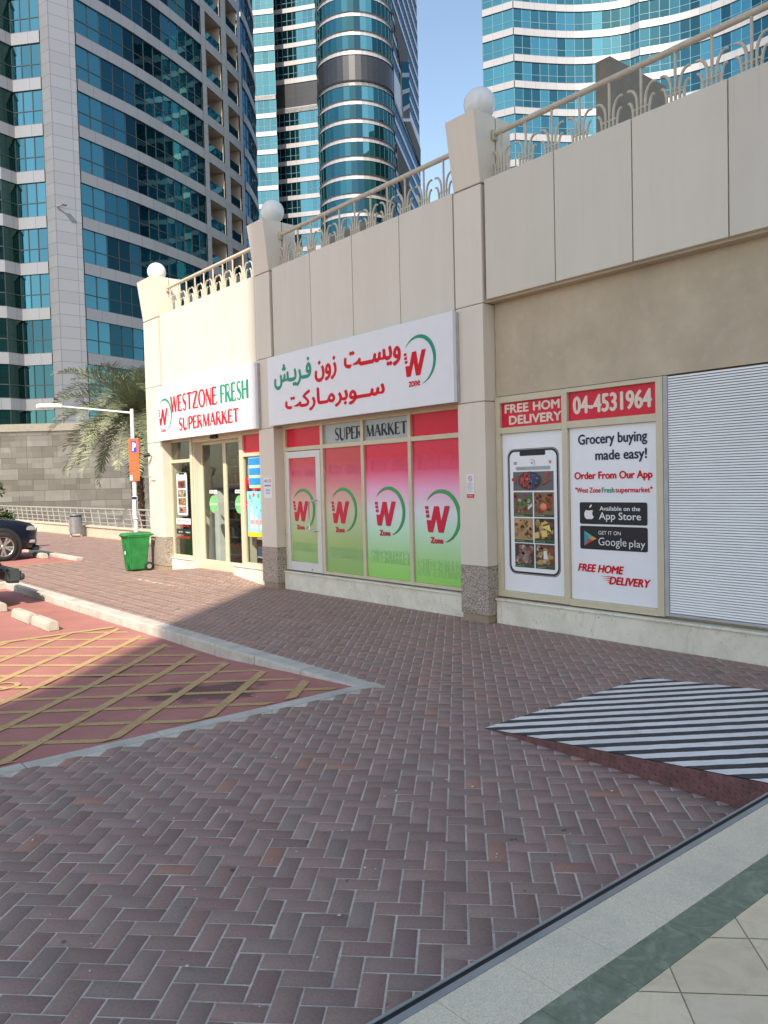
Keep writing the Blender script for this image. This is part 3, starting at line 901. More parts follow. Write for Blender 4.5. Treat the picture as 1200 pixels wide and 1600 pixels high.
# wheel stops
def stop(y0, y1, x, z, label):
    t_ = thing('wheel_stop', label, 'wheel stop', (x, y0, z), 0, 'concrete wheel stops at the heads of the bays')
    m_ = MB(); L_ = y1 - y0
    bm = bmesh.new()
    prof = [(-0.085, 0), (0.085, 0), (0.078, 0.10), (0.055, 0.145), (-0.055, 0.145), (-0.078, 0.10)]
    vs = [[bm.verts.new((p[0], yy, p[1])) for p in prof] for yy in (0, L_)]
    n = len(prof)
    bm.faces.new(vs[0]); bm.faces.new(vs[1][::-1])
    for i in range(n): bm.faces.new((vs[0][i], vs[1][i], vs[1][(i + 1) % n], vs[0][(i + 1) % n]))
    bmesh.ops.recalc_face_normals(bm, faces=bm.faces)
    bmesh.ops.bevel(bm, geom=bm.edges[:], offset=0.012, segments=2, affect='EDGES')
    m_.bm(bm)
    m_.build('block', 'stop_concrete', t_)
stop(11.80, 12.60, 3.57, -0.13, 'grey concrete wheel stop nearest the yellow hatched area')
stop(12.70, 13.60, 3.55, -0.13, 'grey concrete wheel stop in the middle of the row by the kerb')
stop(14.32, 15.2, 3.52, -0.13, 'grey concrete wheel stop in front of the grey off-road car')
stop(22.95, 23.85, 6.80, -0.012, 'small pale wheel stop before the dark blue car')
# ------------------------------------------------------------------ the shop building
FX, PX_, WX, PLX = 7.64, 7.665, 7.855, 7.78
shop = thing('shop_building', 'cream low shop building with three bays, flared pillars and a roof terrace', 'building', (0, 0, 0))
YR = -4.0          # where the front runs out of the picture
YL = 17.72
# core walls
s = MB()
s.box(WX, 8.10, YR, 7.13, 2.965, 4.95)          # plaster over the right bay
s.box(WX, 8.10, YR, 2.40, -0.1, 2.96)
s.box(7.93, 8.10, 2.40, 7.10, -0.1, 2.963)      # behind shutter and posters
s.build('wall', 'plaster_taupe', shop)
s = MB()
s.box(WX - .02, 8.10, 7.60, 12.29, 2.965, 4.95)
s.box(WX - .02, 8.30, 12.76, 17.0, 2.975, 4.95)
s.box(7.70, 29, YL - 0.25, YL, -0.1, 5.1)
s.box(12.5, 12.8, 2.0, YL - .251, -0.1, 4.9)
s.box(8.101, 29, YR, YL - .251, 4.9, 5.08)
s.box(7.9, 12.49, 12.5, 12.75, 0.13, 4.89)
s.build('wall', 'interior_wall', shop)
s = MB(); s.box(7.86, 29, YR, YL - .26, -0.3, 0.11); s.build('floor', 'interior_dark', shop)
s = MB()
s.box(7.72, WX - .001, YR, 7.14, 4.17, 4.205); s.build('soffit', 'plaster_taupe', shop)

# plinth under each bay with a projecting sill lip
def plinth(y0, y1, zt=0.325):
    m_ = MB()
    m_.bbox(PLX, 7.93, y0, y1, -0.15, zt - .025, 0.006)
    m_.bbox(PLX - .025, 7.93, y0, y1, zt - .0245, zt, 0.006)
    m_.build('plinth', 'plinth_render', shop)
plinth(YR, 7.129); plinth(7.64, 12.27)
plinth(12.80, 14.18, 0.31); plinth(15.93, 16.98, 0.31)

# pillars
def pillar(y0, y1, seams=(2.905, 4.165)):
    p = MB()
    zs = [0.745] + list(seams) + [5.68]
    for a, b in zip(zs[:-1], zs[1:]):
        p.bbox(FX, 8.02, y0, y1, a + 0.006, b - 0.006, 0.004)
    po = p.build('pillar', 'pillar_cream', shop)
    q = MB(); q.box(FX + .012, 8.0, y0 + .012, y1 - .012, -0.1, 5.69); q.build('seam', 'joint_brown', po)
    q = MB(); q.bbox(FX - .004, 7.99, y0 - .004, y1 + .004, 0.105, 0.742, 0.004); q.build('granite_base', 'granite_speckle', po)
    q = MB(); q.bbox(FX + .05, 8.0, y0 + .03, y1 - .03, -0.1, 0.104, 0.01); q.build('footing', 'plinth_render', po)
    # flared capital
    zb, zt = 5.695, 6.585
    xb, xt = FX, FX - 0.115
    q = MB(); e = 0.02
    V = [(xb, y0, zb), (7.925, y0, zb), (7.925, y1, zb), (xb, y1, zb), (xt, y0 - e, zt), (7.925, y0 - e, zt), (7.925, y1 + e, zt), (xt, y1 + e, zt)]
    F = [(0, 3, 2, 1), (4, 5, 6, 7), (0, 1, 5, 4), (1, 2, 6, 5), (2, 3, 7, 6), (3, 0, 4, 7)]
    bm = bmesh.new(); vs = [bm.verts.new(v) for v in V]
    for f in F: bm.faces.new([vs[i] for i in f])
    bmesh.ops.bevel(bm, geom=bm.edges[:], offset=0.006, segments=2, affect='EDGES'); q.bm(bm)
    q.build('capital', 'pillar_cream', po)
    q = MB(); q.bbox(7.94, 8.21, y0 - e, y1 + e, 4.9, 6.58, 0.006); q.build('back_post', 'pillar_cream', po)
    q = MB(); q.box(7.91, 7.955, y0 + .01, y1 - .01, 5.0, 6.55); q.build('seam', 'joint_brown', po)
PIL = [(7.14, 7.63), (12.28, 12.785), (16.99, 17.77), (1.85, 2.36)]
for a, b in PIL: pillar(a, b)

# parapet cladding panels with open joints over a dark strip
def panels(edges, zb):
    for a, b in zip(edges[:-1], edges[1:]):
        m_ = MB(); a, b = max(a, b), min(a, b)
        m_.bbox(PX_, 7.80, b + .007, a - .007, zb, 5.715, 0.003)
        m_.build('parapet_panel', 'cladding_cream', shop)
    m_ = MB(); m_.box(PX_ + .03, 7.90, min(edges), max(edges), zb + .03, 5.70); m_.build('parapet_core', 'joint_brown', shop)
panels([7.10, 5.99, 4.95, 3.885, 2.80, 2.40], 4.2)
panels([12.23, 11.04, 9.895, 8.775, 7.67], 2.99)
panels([16.94, 15.83, 14.82, 13.79, 12.83], 2.99)
panels([1.81, 0.7, -0.4, -1.5, -2.6, -3.9], 4.2)

# ---- bay frames: uprights and rails of cream aluminium, one window = frame + pane
def bars(mb, X0, X1, ys, zs):
    """ys: list of (ya,yb) uprights over full height zs[0]..zs[-1]; rails given as (za,zb,ya,yb)"""
    pass
def frame_obj(name, uprights, rails, X0, X1, m='frame_cream', parent=None):
    f = MB()
    for a, b, z0, z1 in uprights: f.bbox(X0, X1, a, b, z0, z1, 0.004)
    for a, b, z0, z1 in rails: f.bbox(X0 + .0015, X1 - .0015, a, b, z0, z1, 0.004)
    return f.build(name, m, parent or shop)

# right bay: two poster windows beside the louvred shutter
frame_obj('window_frame', [(7.135, 7.055, .35, 2.955), (6.065, 5.985, .35, 2.955), (4.805, 4.722, .35, 2.955)],
          [(7.055, 6.065, .352, .432), (5.985, 4.805, .345, .425), (7.055, 6.065, 2.475, 2.552), (5.985, 4.805, 2.478, 2.562),
           (7.055, 6.065, 2.872, 2.955), (5.985, 4.805, 2.905, 2.955)], 7.83, 7.90)
for a, b in ((7.05, 6.07), (5.98, 4.81)):
    s = MB(); s.box(7.885, 7.892, a, b, .40, 2.93); s.build('pane', 'car_glass', shop)

s = MB()
nsl = 92; z0, z1 = .395, 2.945
for k in range(nsl):
    a = z0 + (z1 - z0) * k / nsl; h = (z1 - z0) / nsl
    s.face([(7.862, 4.665, a), (7.862, 2.4, a), (7.846, 2.4, a + h * .19), (7.846, 4.665, a + h * .19)], 1)
    s.face([(7.846, 4.665, a + h * .19), (7.846, 2.4, a + h * .19), (7.850, 2.4, a + h * .86), (7.850, 4.665, a + h * .86)], 0)
    s.face([(7.850, 4.665, a + h * .86), (7.850, 2.4, a + h * .86), (7.862, 2.4, a + h), (7.862, 4.665, a + h)], 0)
sh = s.build('shutter', ['shutter_white', 'shutter_groove'], shop)
s = MB(); s.bbox(7.835, 7.92, 4.718, 4.668, .36, 2.955, .004); s.bbox(7.842, 7.92, 4.667, 2.4, .362, .392, .004)
s.build('guide_rail', 'sign_side', sh)

# middle bay
frame_obj('window_frame', [(12.275, 12.205, .345, 2.955), (11.125, 11.05, .345, 2.955), (10.012, 9.942, .345, 2.955), (8.882, 8.812, .345, 2.955), (7.72, 7.64, .345, 2.955)],
          [(11.05, 10.012, .347, .395), (9.942, 8.882, .347, .395), (8.812, 7.72, .347, .395)] +
          [(a, b, 2.475, 2.545) for a, b in ((12.205, 11.125), (11.05, 10.012), (9.942, 8.882), (8.812, 7.72))] +
          [(a, b, 2.87, 2.955) for a, b in ((12.205, 11.125), (11.05, 10.012), (9.942, 8.882), (8.812, 7.72))], 7.83, 7.90)
for a, b in ((12.205, 11.125), (11.05, 10.012), (9.942, 8.882), (8.812, 7.72)):
    s = MB(); s.box(7.885, 7.893, a, b, .35, 2.9); s.build('pane', 'car_glass', shop)
# glazed door of the middle bay, white leaf with a chrome pull handle
s = MB()
s.bbox(7.822, 7.872, 12.20, 12.105, .352, 2.462, .004); s.bbox(7.822, 7.872, 11.262, 11.13, .352, 2.462, .004)
s.bbox(7.824, 7.870, 12.105, 11.262, .352, .512, .004); s.bbox(7.824, 7.870, 12.105, 11.262, 2.345, 2.462, .004)
door = s.build('door', 'door_white', shop)
s = MB()
s.tube([(7.822, 11.225, 1.60), (7.74, 11.225, 1.60), (7.735, 11.27, 1.585), (7.735, 11.345, 1.575), (7.733, 11.365, 1.55), (7.733, 11.365, 1.12), (7.735, 11.345, 1.09), (7.735, 11.27, 1.085), (7.74, 11.225, 1.075), (7.822, 11.225, 1.075)], .0125, 10)
s.build('handle', 'steel', door)
s = MB()
for z in (.62, 1.0, 1.8, 2.25): s.tube([(7.815, 12.2, z), (7.815, 12.2, z + .11)], .012, 8)
s.build('hinge', 'door_white', door)
s = MB(); s.lathe([(0.0, 0), (.013, 0), (.013, .006), (0, .006)], 12, mw=Matrix.Translation((7.8215, 11.44, .395)) @ Matrix.Rotation(R(-90), 4, 'Y'), smooth=False); s.build('lock', 'ink_black', door)

# left bay: side window, recessed sliding doors, right window
frame_obj('window_frame', [(17.0, 16.99 - .07 + .06, .30, 2.96)], [], 7.83, 7.9)
frame_obj('window_frame', [(17.13, 16.995, .3, 2.96), (16.03, 15.925, .3, 2.96)], [(16.995, 16.03, .31, .375), (16.995, 16.03, 2.42, 2.492), (16.995, 16.03, 2.88, 2.96)], 7.83, 7.9)
frame_obj('window_frame', [(13.885, 13.745, .3, 2.96), (12.86, 12.80, .3, 2.96)], [(13.745, 12.86, .31, .385), (13.745, 12.86, 2.44, 2.51), (13.745, 12.86, 2.86, 2.96)], 7.83, 7.9)
for a, b, z0, z1 in ((16.995, 16.03, .37, 2.90), (13.745, 12.86, .38, 2.46)):
    s = MB(); s.face([(7.868, a, z0), (7.868, b, z0), (7.868, b, z1), (7.868, a, z1)]); s.build('pane', 'shop_glass', shop)
s = MB(); s.bbox(7.87, 8.12, 16.02, 15.91, .11, 2.96, .004); s.build('reveal', 'cladding_cream', shop)
s = MB(); s.bbox(7.87, 8.12, 13.88, 13.80, .11, 2.96, .004); s.build('reveal', 'cladding_cream', shop)
s = MB(); s.bbox(7.845, 8.12, 15.909, 13.886, 2.83, 2.965, .005); hd = s.build('door_header', 'frame_cream', shop)
s = MB(); s.bbox(7.80, 7.844, 15.02, 14.74, 2.86, 2.935, .01); s.build('door_sensor', 'ink_black', hd)
s = MB(); s.bbox(7.93, 8.14, 15.909, 13.886, .10, .215, .004); s.build('threshold', 'frame_cream', shop)
for a, b in ((15.905, 14.86), (14.855, 13.89)):
    d_ = MB()
    d_.bbox(8.03, 8.07, a, a - .06, .217, 2.829, .003); d_.bbox(8.03, 8.07, b + .06, b, .217, 2.829, .003)
    d_.bbox(8.032, 8.068, a - .06, b + .06, .217, .305, .003); d_.bbox(8.032, 8.068, a - .06, b + .06, 2.77, 2.829, .003)
    do = d_.build('sliding_door', 'frame_cream', shop)
    d_ = MB(); d_.face([(8.05, a - .06, .305), (8.05, b + .06, .305), (8.05, b + .06, 2.77), (8.05, a - .06, 2.77)]); d_.build('pane', 'shop_glass', do)

# electrical box and bracket on the end pillar
s = MB(); s.bbox(FX - .03, FX - .0005, 17.58, 17.38, 2.05, 2.25, .006); s.build('junction_box', 'cladding_cream', shop)
ct = thing('security_camera', 'small black bullet camera on the sunlit end pillar', 'camera', (FX, 17.55, 2.64))
s = MB(); s.tube([(-.17, .05, -.02), (-.07, -.04, 0)], .042, 12); s.build('body', 'plastic_black', ct)
s = MB(); s.tube([(0, 0, .0), (-.07, 0, 0), (-.10, 0, .0)], .02, 8); s.lathe([(0, 0), (.045, 0), (.045, .02), (0, .02)], 14, mw=Matrix.Rotation(R(-90), 4, 'Y')); s.build('bracket', 'post_white', ct)
ct2 = thing('wall_bracket', 'thin grey metal arm below the camera on the end pillar', 'bracket', (FX, 17.6, 2.13))
s = MB(); s.tube([(0, -.05, 0), (-.20, .04, 0.0)], .012, 6); s.tube([(-.19, .03, .0), (-.19, .13, 0.03)], .012, 6); s.build('arm', 'metal_grey', ct2)

# interior of the sunlit bay
def rack(x, y0, y1, z0, label, dim=1.0):
    t_ = thing('shelf_rack', label, 'shelf', (x, y0, z0))
    m_ = MB(); L_ = y1 - y0
    m_.box(.0, .42, 0, L_, 0, 2.35); m_.build('back', 'interior_dark', t_)
    m_ = MB(); gd = MB(); g2 = MB()
    for k in range(6):
        z = .1 + k * .42
        m_.box(-.38, -.001, 0, L_, z, z + .03)
        y = .03
        while y < L_ - .1 and k < 6:
            wd = random.uniform(.07, .14); hh = random.uniform(.16, .32)
            c = random.choice([(.30, .05, .04), (.05, .22, .08), (.45, .33, .05), (.05, .10, .28), (.35, .35, .33), (.28, .14, .04)])
            for (vx, f) in ((-.33, 1),):
                x0, x1 = -.34, -.06
                V = [(x0, y, z + .031), (x1, y, z + .031), (x1, y + wd * .9, z + .031), (x0, y + wd * .9, z + .031), (x0, y, z + hh), (x1, y, z + hh), (x1, y + wd * .9, z + hh), (x0, y + wd * .9, z + hh)]
                gd.mesh(V, [(4, 5, 6, 7), (0, 1, 5, 4), (2, 3, 7, 6), (3, 0, 4, 7)], 0, False, c)
            y += wd
    m_.build('shelf', 'shelf_white', t_)
    o = gd.build('packages', 'print_colour', t_); o['kind'] = 'stuff'
rack(9.75, 14.2, 17.3, .12, 'tall shelf of packets at the back of the shop')
rack(9.2, 12.95, 14.05, .12, 'dim shelf of packets behind the right shop window')
tot = thing('door_column', 'tall white slanted display column inside the glass doors', 'display', (8.55, 16.25, .115))
s = MB(); s.prism([(-.28, 0), (.30, 0), (.16, 1.30), (.02, 1.62), (-.20, 1.66), (-.26, 1.4)], -.08, .12, 'x'); s.build('panel', 'sign_white', tot)

# ------------------------------------------------------------------ signs
def sign_box(name, label, y0, y1, z0, z1):
    t_ = thing(name, label, 'sign', (FX, (y0 + y1) / 2, (z0 + z1) / 2))
    m_ = MB(); cy, cz = (y0 + y1) / 2, (z0 + z1) / 2
    m_.bbox(7.53 - FX, -.045, y0 - cy, y1 - cy, z0 - cz, z1 - cz, .006); f_ = m_.build('face', 'sign_white', t_)
    m_ = MB(); m_.bbox(-.044, -.002, y0 - cy + .01, y1 - cy - .01, z0 - cz + .01, z1 - cz - .01, .003); m_.build('box', 'sign_side', t_)
    return t_, f_
class Local:
    """lettering built in world coordinates, then parented keeping its place"""
adopted = set()
def adopt(parent, before):
    for o in list(parent.children):
        if o not in before and o not in adopted:
            o.data.transform(Matrix.Translation(-parent.location))
            adopted.add(o)

SX = 7.53 - .003
t_, f_ = sign_box('shop_sign', 'white shop sign with red and green English lettering over the glass doors', 16.99, 12.69, 2.915, 4.115)
before = set(col.objects)
s = MB(); roman_into(s, 'WESTZONE', 16.22, 14.15, 3.49, 3.835, SX, .080, .034); s.build('lettering', 'ink_red', t_)
s = MB(); roman_into(s, 'FRESH', 13.99, 12.93, 3.49, 3.835, SX, .080, .034); s.build('lettering', 'ink_green', t_)
s = MB(); roman_into(s, 'SUPERMARKET', 15.86, 13.31, 3.085, 3.34, SX, .070, .030); s.build('lettering', 'ink_red', t_)
logo_shapes(16.80, 3.25, 1.03, SX, t_, 'ink_red', 'ink_green', 'Zone', .0)
s = MB(); text_into(s, 'LLC 12345'.replace('12345', 'S.P.C')[:7], 13.2, 12.95, 3.10, 3.125, SX); s.build('lettering', 'ink_grey', t_)
adopt(t_, before)

t_, f_ = sign_box('shop_sign', 'white shop sign with red and green Arabic lettering over the pink windows', 12.245, 7.585, 2.925, 4.13)
before = set(col.objects)
T_ = '\u0640'
def arabic(body, yl, yr, z0, z1, m, bold=.022):
    a = MB(); text_into(a, body, yl, yr, z0, z1, SX, 0.0, fat=.017); a.build('lettering', m, t_)
arabic('\uFE96' + T_ * 2 + '\uFEB4' + '\uFEF4'.replace('\uFEF4', '\uFEF3') + '\uFEED', 9.99, 8.635, 3.555, 3.905, 'ink_red')
arabic('\uFEE5\uFEED\uFEAF', 10.79, 10.18, 3.53, 3.90, 'ink_red')
arabic('\uFEB6' + T_ + '\uFEF4'.replace('\uFEF4', '\uFEF3') + '\uFEAE' + T_ + '\uFED3', 12.03, 10.88, 3.53, 3.985, 'ink_green')
arabic('\uFE96' + '\uFEDB' + '\uFEAD' + '\uFE8E' + T_ + '\uFEE3' + '\uFEAE' + '\uFE91' + '\uFEEE' + T_ * 2 + '\uFEB3', 11.70, 9.01, 3.09, 3.45, 'ink_red')
logo_shapes(8.51, 3.36, 1.0, SX, t_, 'ink_red', 'ink_green', 'zone', .0)
s = MB(); text_into(s, 'S.P.C', 11.85, 11.72, 3.165, 3.18, SX); s.build('lettering', 'ink_grey', t_)
adopt(t_, before)

# ------------------------------------------------------------------ window films and posters (stuck on the glass)
def sheet(name, label, cat, y0, y1, z0, z1, m, X=7.872, th=.006, group=None):
    """a stuck-on sheet as its own thing; returns the sheet object (world-placed mesh)"""
    t_ = thing(name, label, cat, (X, (y0 + y1) / 2, (z0 + z1) / 2), 0, group)
    m_ = MB(); m_.box(X, X + th, y0, y1, z0, z1)
    m_.build('sheet', m, t_)
    adopt(t_, set())
    return t_
def finish(t_, before): adopt(t_, before)

def film(label, y0, y1, z0, z1, m, yW, zW, sc_, wz, sm, X=7.868):
    before = set(col.objects)
    t_ = sheet('window_film', label, 'window film', y0, y1, z0, z1, m, X, .006, 'gradient films of the middle bay')
    logo_shapes(yW - .008 * sc_, zW - .008, sc_, X - .0008, t_, 'ink_shade', 'ink_shade', 'Zone', .05)
    for o in list(col.objects):
        if o not in before and o.parent is t_ and o.name.split('.')[0] in ('letter', 'crescent', 'lettering'):
            o.name = 'drop_shadow'; o.data.transform(Matrix.Translation((0.0, 0, 0)))
    logo_shapes(yW, zW, sc_, X - .0035, t_, 'logo_red', 'logo_green', 'Zone', .05)
    lo, hi = min(y0, y1), max(y0, y1)
    def relief(body, r, m1):
        a = MB()
        yl, yr, z0_, z1_ = r
        # clip lettering that runs past the sheet edge by building it letter by letter
        nL = len(body); wd = (yl - yr) / nL
        for i, ch in enumerate(body):
            if ch == ' ': continue
            ya = yl - wd * (i + .06); yb = yl - wd * (i + .94)
            if yb < lo + .01 or ya > hi - .01: continue
            V, F = font_verts(ch, .0)
            text_into(a, ch, ya, yb, z0_, z1_, X - .0012, .0, 0, fat=.008)
            text_into(a, ch, ya - .012, yb + .004, z0_ + .009, z1_ - .003, X - .0026, 0, 1)
        a.build('relief_lettering', [m1, m], t_)
    relief('WEST ZONE', wz, 'relief_red')
    relief('SUPERMARKET', sm, 'relief_green')
    adopt(t_, before)
film('pink to green window film on the white door leaf', 12.10, 11.268, .515, 2.343, 'gradient_film_faded', 11.95, 1.235, 1.02, (12.03, 11.32, 2.02, 2.13), (12.05, 11.30, .70, .86), 7.842)
film('pink to green window film just right of the white door', 11.045, 10.018, .397, 2.473, 'gradient_film_faded', 10.82, 1.225, 1.05, (10.95, 10.1, 2.04, 2.19), (10.98, 10.04, .64, .82))
film('brightest pink to green window film, under the MARKET panel', 9.937, 8.888, .397, 2.473, 'gradient_film', 9.66, 1.215, 1.08, (9.82, 8.91, 2.05, 2.23), (9.86, 8.91, .63, .83))
film('pink to green window film beside the granite-footed pillar', 8.807, 7.725, .397, 2.473, 'gradient_film', 8.50, 1.15, 1.10, (8.73, 7.55, 2.05, 2.27), (8.76, 7.50, .50, .75))

sheet('transom_panel', 'plain red panel above the white glazed door', 'panel', 12.20, 11.13, 2.547, 2.868, 'panel_red')
before = set(col.objects)
t_ = sheet('transom_panel', 'grey panel with SUPER in black capitals', 'panel', 11.045, 10.017, 2.547, 2.868, 'panel_grey')
s = MB(); roman_into(s, 'SUPER', 10.74, 10.02, 2.595, 2.795, 7.87, .045, .016); s.build('lettering', 'ink_black', t_); adopt(t_, before)
before = set(col.objects)
t_ = sheet('transom_panel', 'grey panel with MARKET in black capitals', 'panel', 9.937, 8.887, 2.547, 2.868, 'panel_grey')
s = MB(); roman_into(s, 'MARKET', 9.90, 8.93, 2.605, 2.785, 7.87, .045, .016); s.build('lettering', 'ink_black', t_); adopt(t_, before)
sheet('transom_panel', 'plain red panel at the pillar end of the middle bay', 'panel', 8.807, 7.725, 2.547, 2.868, 'panel_red')
sheet('transom_panel', 'plain red panel above the blue poster in the left bay', 'panel', 13.74, 12.865, 2.515, 2.855, 'panel_red')

before = set(col.objects)
t_ = sheet('delivery_banner', 'red banner reading FREE HOME DELIVERY above the phone poster', 'banner', 7.05, 6.068, 2.555, 2.870, 'panel_red')
s = MB()
text_into(s, 'FREE', 7.0, 6.60, 2.735, 2.85, 7.868, 0, fat=.007)
text_into(s, 'HOM', 6.53, 6.115, 2.735, 2.85, 7.868, 0, fat=.007); text_into(s, 'I', 6.095, 6.073, 2.735, 2.85, 7.868, 0, fat=.007)
text_into(s, 'DELIVERY', 6.93, 6.085, 2.585, 2.70, 7.868, 0, fat=.007); s.build('lettering', 'ink_cream', t_); adopt(t_, before)
before = set(col.objects)
t_ = sheet('phone_number_banner', 'red banner with a cream phone number', 'banner', 5.98, 4.808, 2.565, 2.903, 'panel_red')
s = MB(); text_into(s, '04-4531964', 5.92, 4.865, 2.635, 2.85, 7.868, .0, fat=.010); s.build('lettering', 'ink_cream', t_); adopt(t_, before)

# food photographs as patches of small coloured discs
def food(mb, y0, y1, z0, z1, X, ground, cols, n, r, seed):
    rr = random.Random(seed)
    rect_into(mb, y0, y1, z0, z1, X, 0, ground)
    y0, y1 = max(y0, y1), min(y0, y1)
    for k in range(n):
        rad = r * rr.uniform(.6, 1.3)
        y = rr.uniform(y1 + rad, y0 - rad); z = rr.uniform(z0 + rad, z1 - rad)
        c = rr.choice(cols); q = rr.uniform(.7, 1.25)
        disc_into(mb, y, z, rad, rad * rr.uniform(.75, 1), X - .0003 * (1 + k % 9), 0, tuple(v * q * .62 for v in c), 9, rr.random())
RED, GRN, ORG, YEL, BRN, DRK, CRM, BLU, PNK = (.45, .03, .03), (.06, .2, .03), (.6, .17, .02), (.65, .45, .10), (.22, .11, .05), (.02, .018, .02), (.62, .52, .38), (.03, .05, .16), (.45, .22, .2)
def phone(t_, yl, yr, z0, z1, X, k=1.0):
    W_ = yl - yr; Hh = z1 - z0
    a = MB(); poly_into(a, rrect(yl, yr, z0, z1, .11 * W_ / .83, 8), X); a.build('phone_body', 'ink_black', t_)
    e = .038 * W_ / .83
    a = MB(); poly_into(a, rrect(yl - .006 * k, yr + .006 * k, z0 + .006 * k, z1 - .006 * k, .108 * W_ / .83, 8), X - .0012); poly_into(a, rrect(yl - .014 * k, yr + .014 * k, z0 + .014 * k, z1 - .014 * k, .10 * W_ / .83, 8), X - .002, 1); a.build('phone_bezel', ['ink_grey', 'ink_black'], t_)
    a = MB(); poly_into(a, rrect(yl - e, yr + e, z0 + e, z1 - e, .085 * W_ / .83, 8), X - .003); a.build('phone_screen', 'poster_white', t_)
    a = MB(); poly_into(a, rrect(yl - .25 * W_, yr + .25 * W_, z1 - .058 * Hh, z1 - e + .004, .02 * W_, 4), X - .004); a.build('phone_notch', 'ink_black', t_)
    return e
before = set(col.objects)
t_ = sheet('app_poster', 'white window poster showing a large smartphone', 'poster', 7.052, 6.068, .434, 2.473, 'poster_white')
phone(t_, 6.97, 6.14, .66, 2.27, 7.871)
X = 7.871 - .0045
s = MB()
text_into(s, 'W', 6.585, 6.54, 2.065, 2.10, X, .03, 0, tint=(.6, .04, .06))
stroke_into(s, [(6.6, 2.12), (6.555, 2.13), (6.52, 2.105), (6.515, 2.07), (6.53, 2.045)], [.003, .008, .01, .008, .003], X)
for k in range(len(s.tint)):
    if s.tint[k] is None: s.tint[k] = (.2, .3, .25)
for z in (2.07, 2.083, 2.096): rect_into(s, 6.86, 6.81, z, z + .008, X, 0, (.05, .06, .12))
poly_into(s, rrect(6.83, 6.27, 1.995, 2.04, .02, 4), X, 0, (.36, .38, .42))
disc_into(s, 6.79, 2.018, .012, .012, X - .0005, 0, (.1, .1, .12)); disc_into(s, 6.79, 2.018, .008, .008, X - .001, 0, (.5, .52, .55))
text_into(s, 'Search', 6.765, 6.68, 2.007, 2.028, X - .0005, 0, 0, tint=(.2, .2, .24))
disc_into(s, 6.275, 2.083, .02, .016, X, 0, (.5, .03, .08)); rect_into(s, 6.31, 6.25, 2.10, 2.106, X, 0, (.3, .1, .15))
text_into(s, '0', 6.281, 6.269, 2.075, 2.09, X - .0006, 0.02, 0, tint=(.8, .8, .8))
# wide picture of berries in a bowl
food(s, 6.875, 6.225, 1.735, 1.975, X, (.115, .115, .12), [(.03, .03, .035), (.2, .19, .18), RED], 14, .014, 1)
disc_into(s, 6.60, 1.86, .19, .118, X - .0035, 0, (.055, .035, .035), 28); disc_into(s, 6.60, 1.865, .17, .104, X - .004, 0, (.02, .015, .02), 28)
rr = random.Random(5)
for k in range(110):
    a_ = rr.uniform(0, 6.28); q = rr.random() ** .5
    y = 6.60 + .155 * q * math.cos(a_); z = 1.865 + .095 * q * math.sin(a_)
    c = RED if y > 6.60 else BLU
    c = tuple(v * rr.uniform(.7, 1.7) for v in c)
    if rr.random() < .08: c = (.35, .25, .25)
    disc_into(s, y, z, .0135, .0125, X - .0045 - .0003 * (k % 8), 0, c, 8)
for y, z, r_ in ((6.31, 1.93, .035), (6.345, 1.86, .02), (6.86, 1.87, .03)):
    for k in range(9): disc_into(s, y + rr.uniform(-r_, r_) * .8, z + rr.uniform(-r_, r_), .016, .013, X - .0045 - .0003 * k, 0, tuple(v * rr.uniform(.7, 1.3) for v in (.5, .03, .03)), 8)
stroke_into(s, [(6.40, 1.80), (6.32, 1.835), (6.24, 1.87)], [.02, .008, .006], X - .004)
for k in range(len(s.tint)):
    if s.tint[k] is None: s.tint[k] = (.05, .05, .055)
tiles = [(6.875, 6.56, 1.44, 1.715, (.12, .085, .05), [RED, GRN, (.1, .28, .05), ORG, CRM, (.2, .22, .4)], 34, .028),
         (6.54, 6.225, 1.44, 1.715, (.19, .125, .07), [ORG, ORG, RED, (.5, .08, .02), GRN, (.12, .02, .08)], 60, .024),
         (6.87, 6.56, 1.11, 1.385, (.40, .26, .13), [(.62, .38, .17), (.5, .28, .11), (.7, .48, .25), BRN], 46, .030),
         (6.54, 6.225, 1.11, 1.385, (.035, .03, .025), [YEL, YEL, CRM, BRN, (.3, .2, .08), DRK], 30, .034),
         (6.865, 6.55, .79, 1.06, (.04, .035, .035), [PNK, (.35, .10, .08), CRM, (.30, .32, .30), DRK, (.5, .3, .26)], 36, .034),
         (6.53, 6.225, .79, 1.06, (.085, .05, .03), [CRM, (.62, .6, .5), BRN, (.4, .2, .07), YEL, (.35, .08, .05)], 28, .032)]
for k, (a, b, c, d, gr, cs, n_, r_) in enumerate(tiles):
    food(s, a, b, c, d, X, gr, cs, n_, r_, 20 + k)
    rect_into(s, a, b, c - .038, c - .001, X - .0005, 0, (.01, .085, .03))
    for q in range(5): rect_into(s, a - .02 - q * .03, a - .043 - q * .03, c - .024, c - .016, X - .001, 0, (.3, .42, .32))
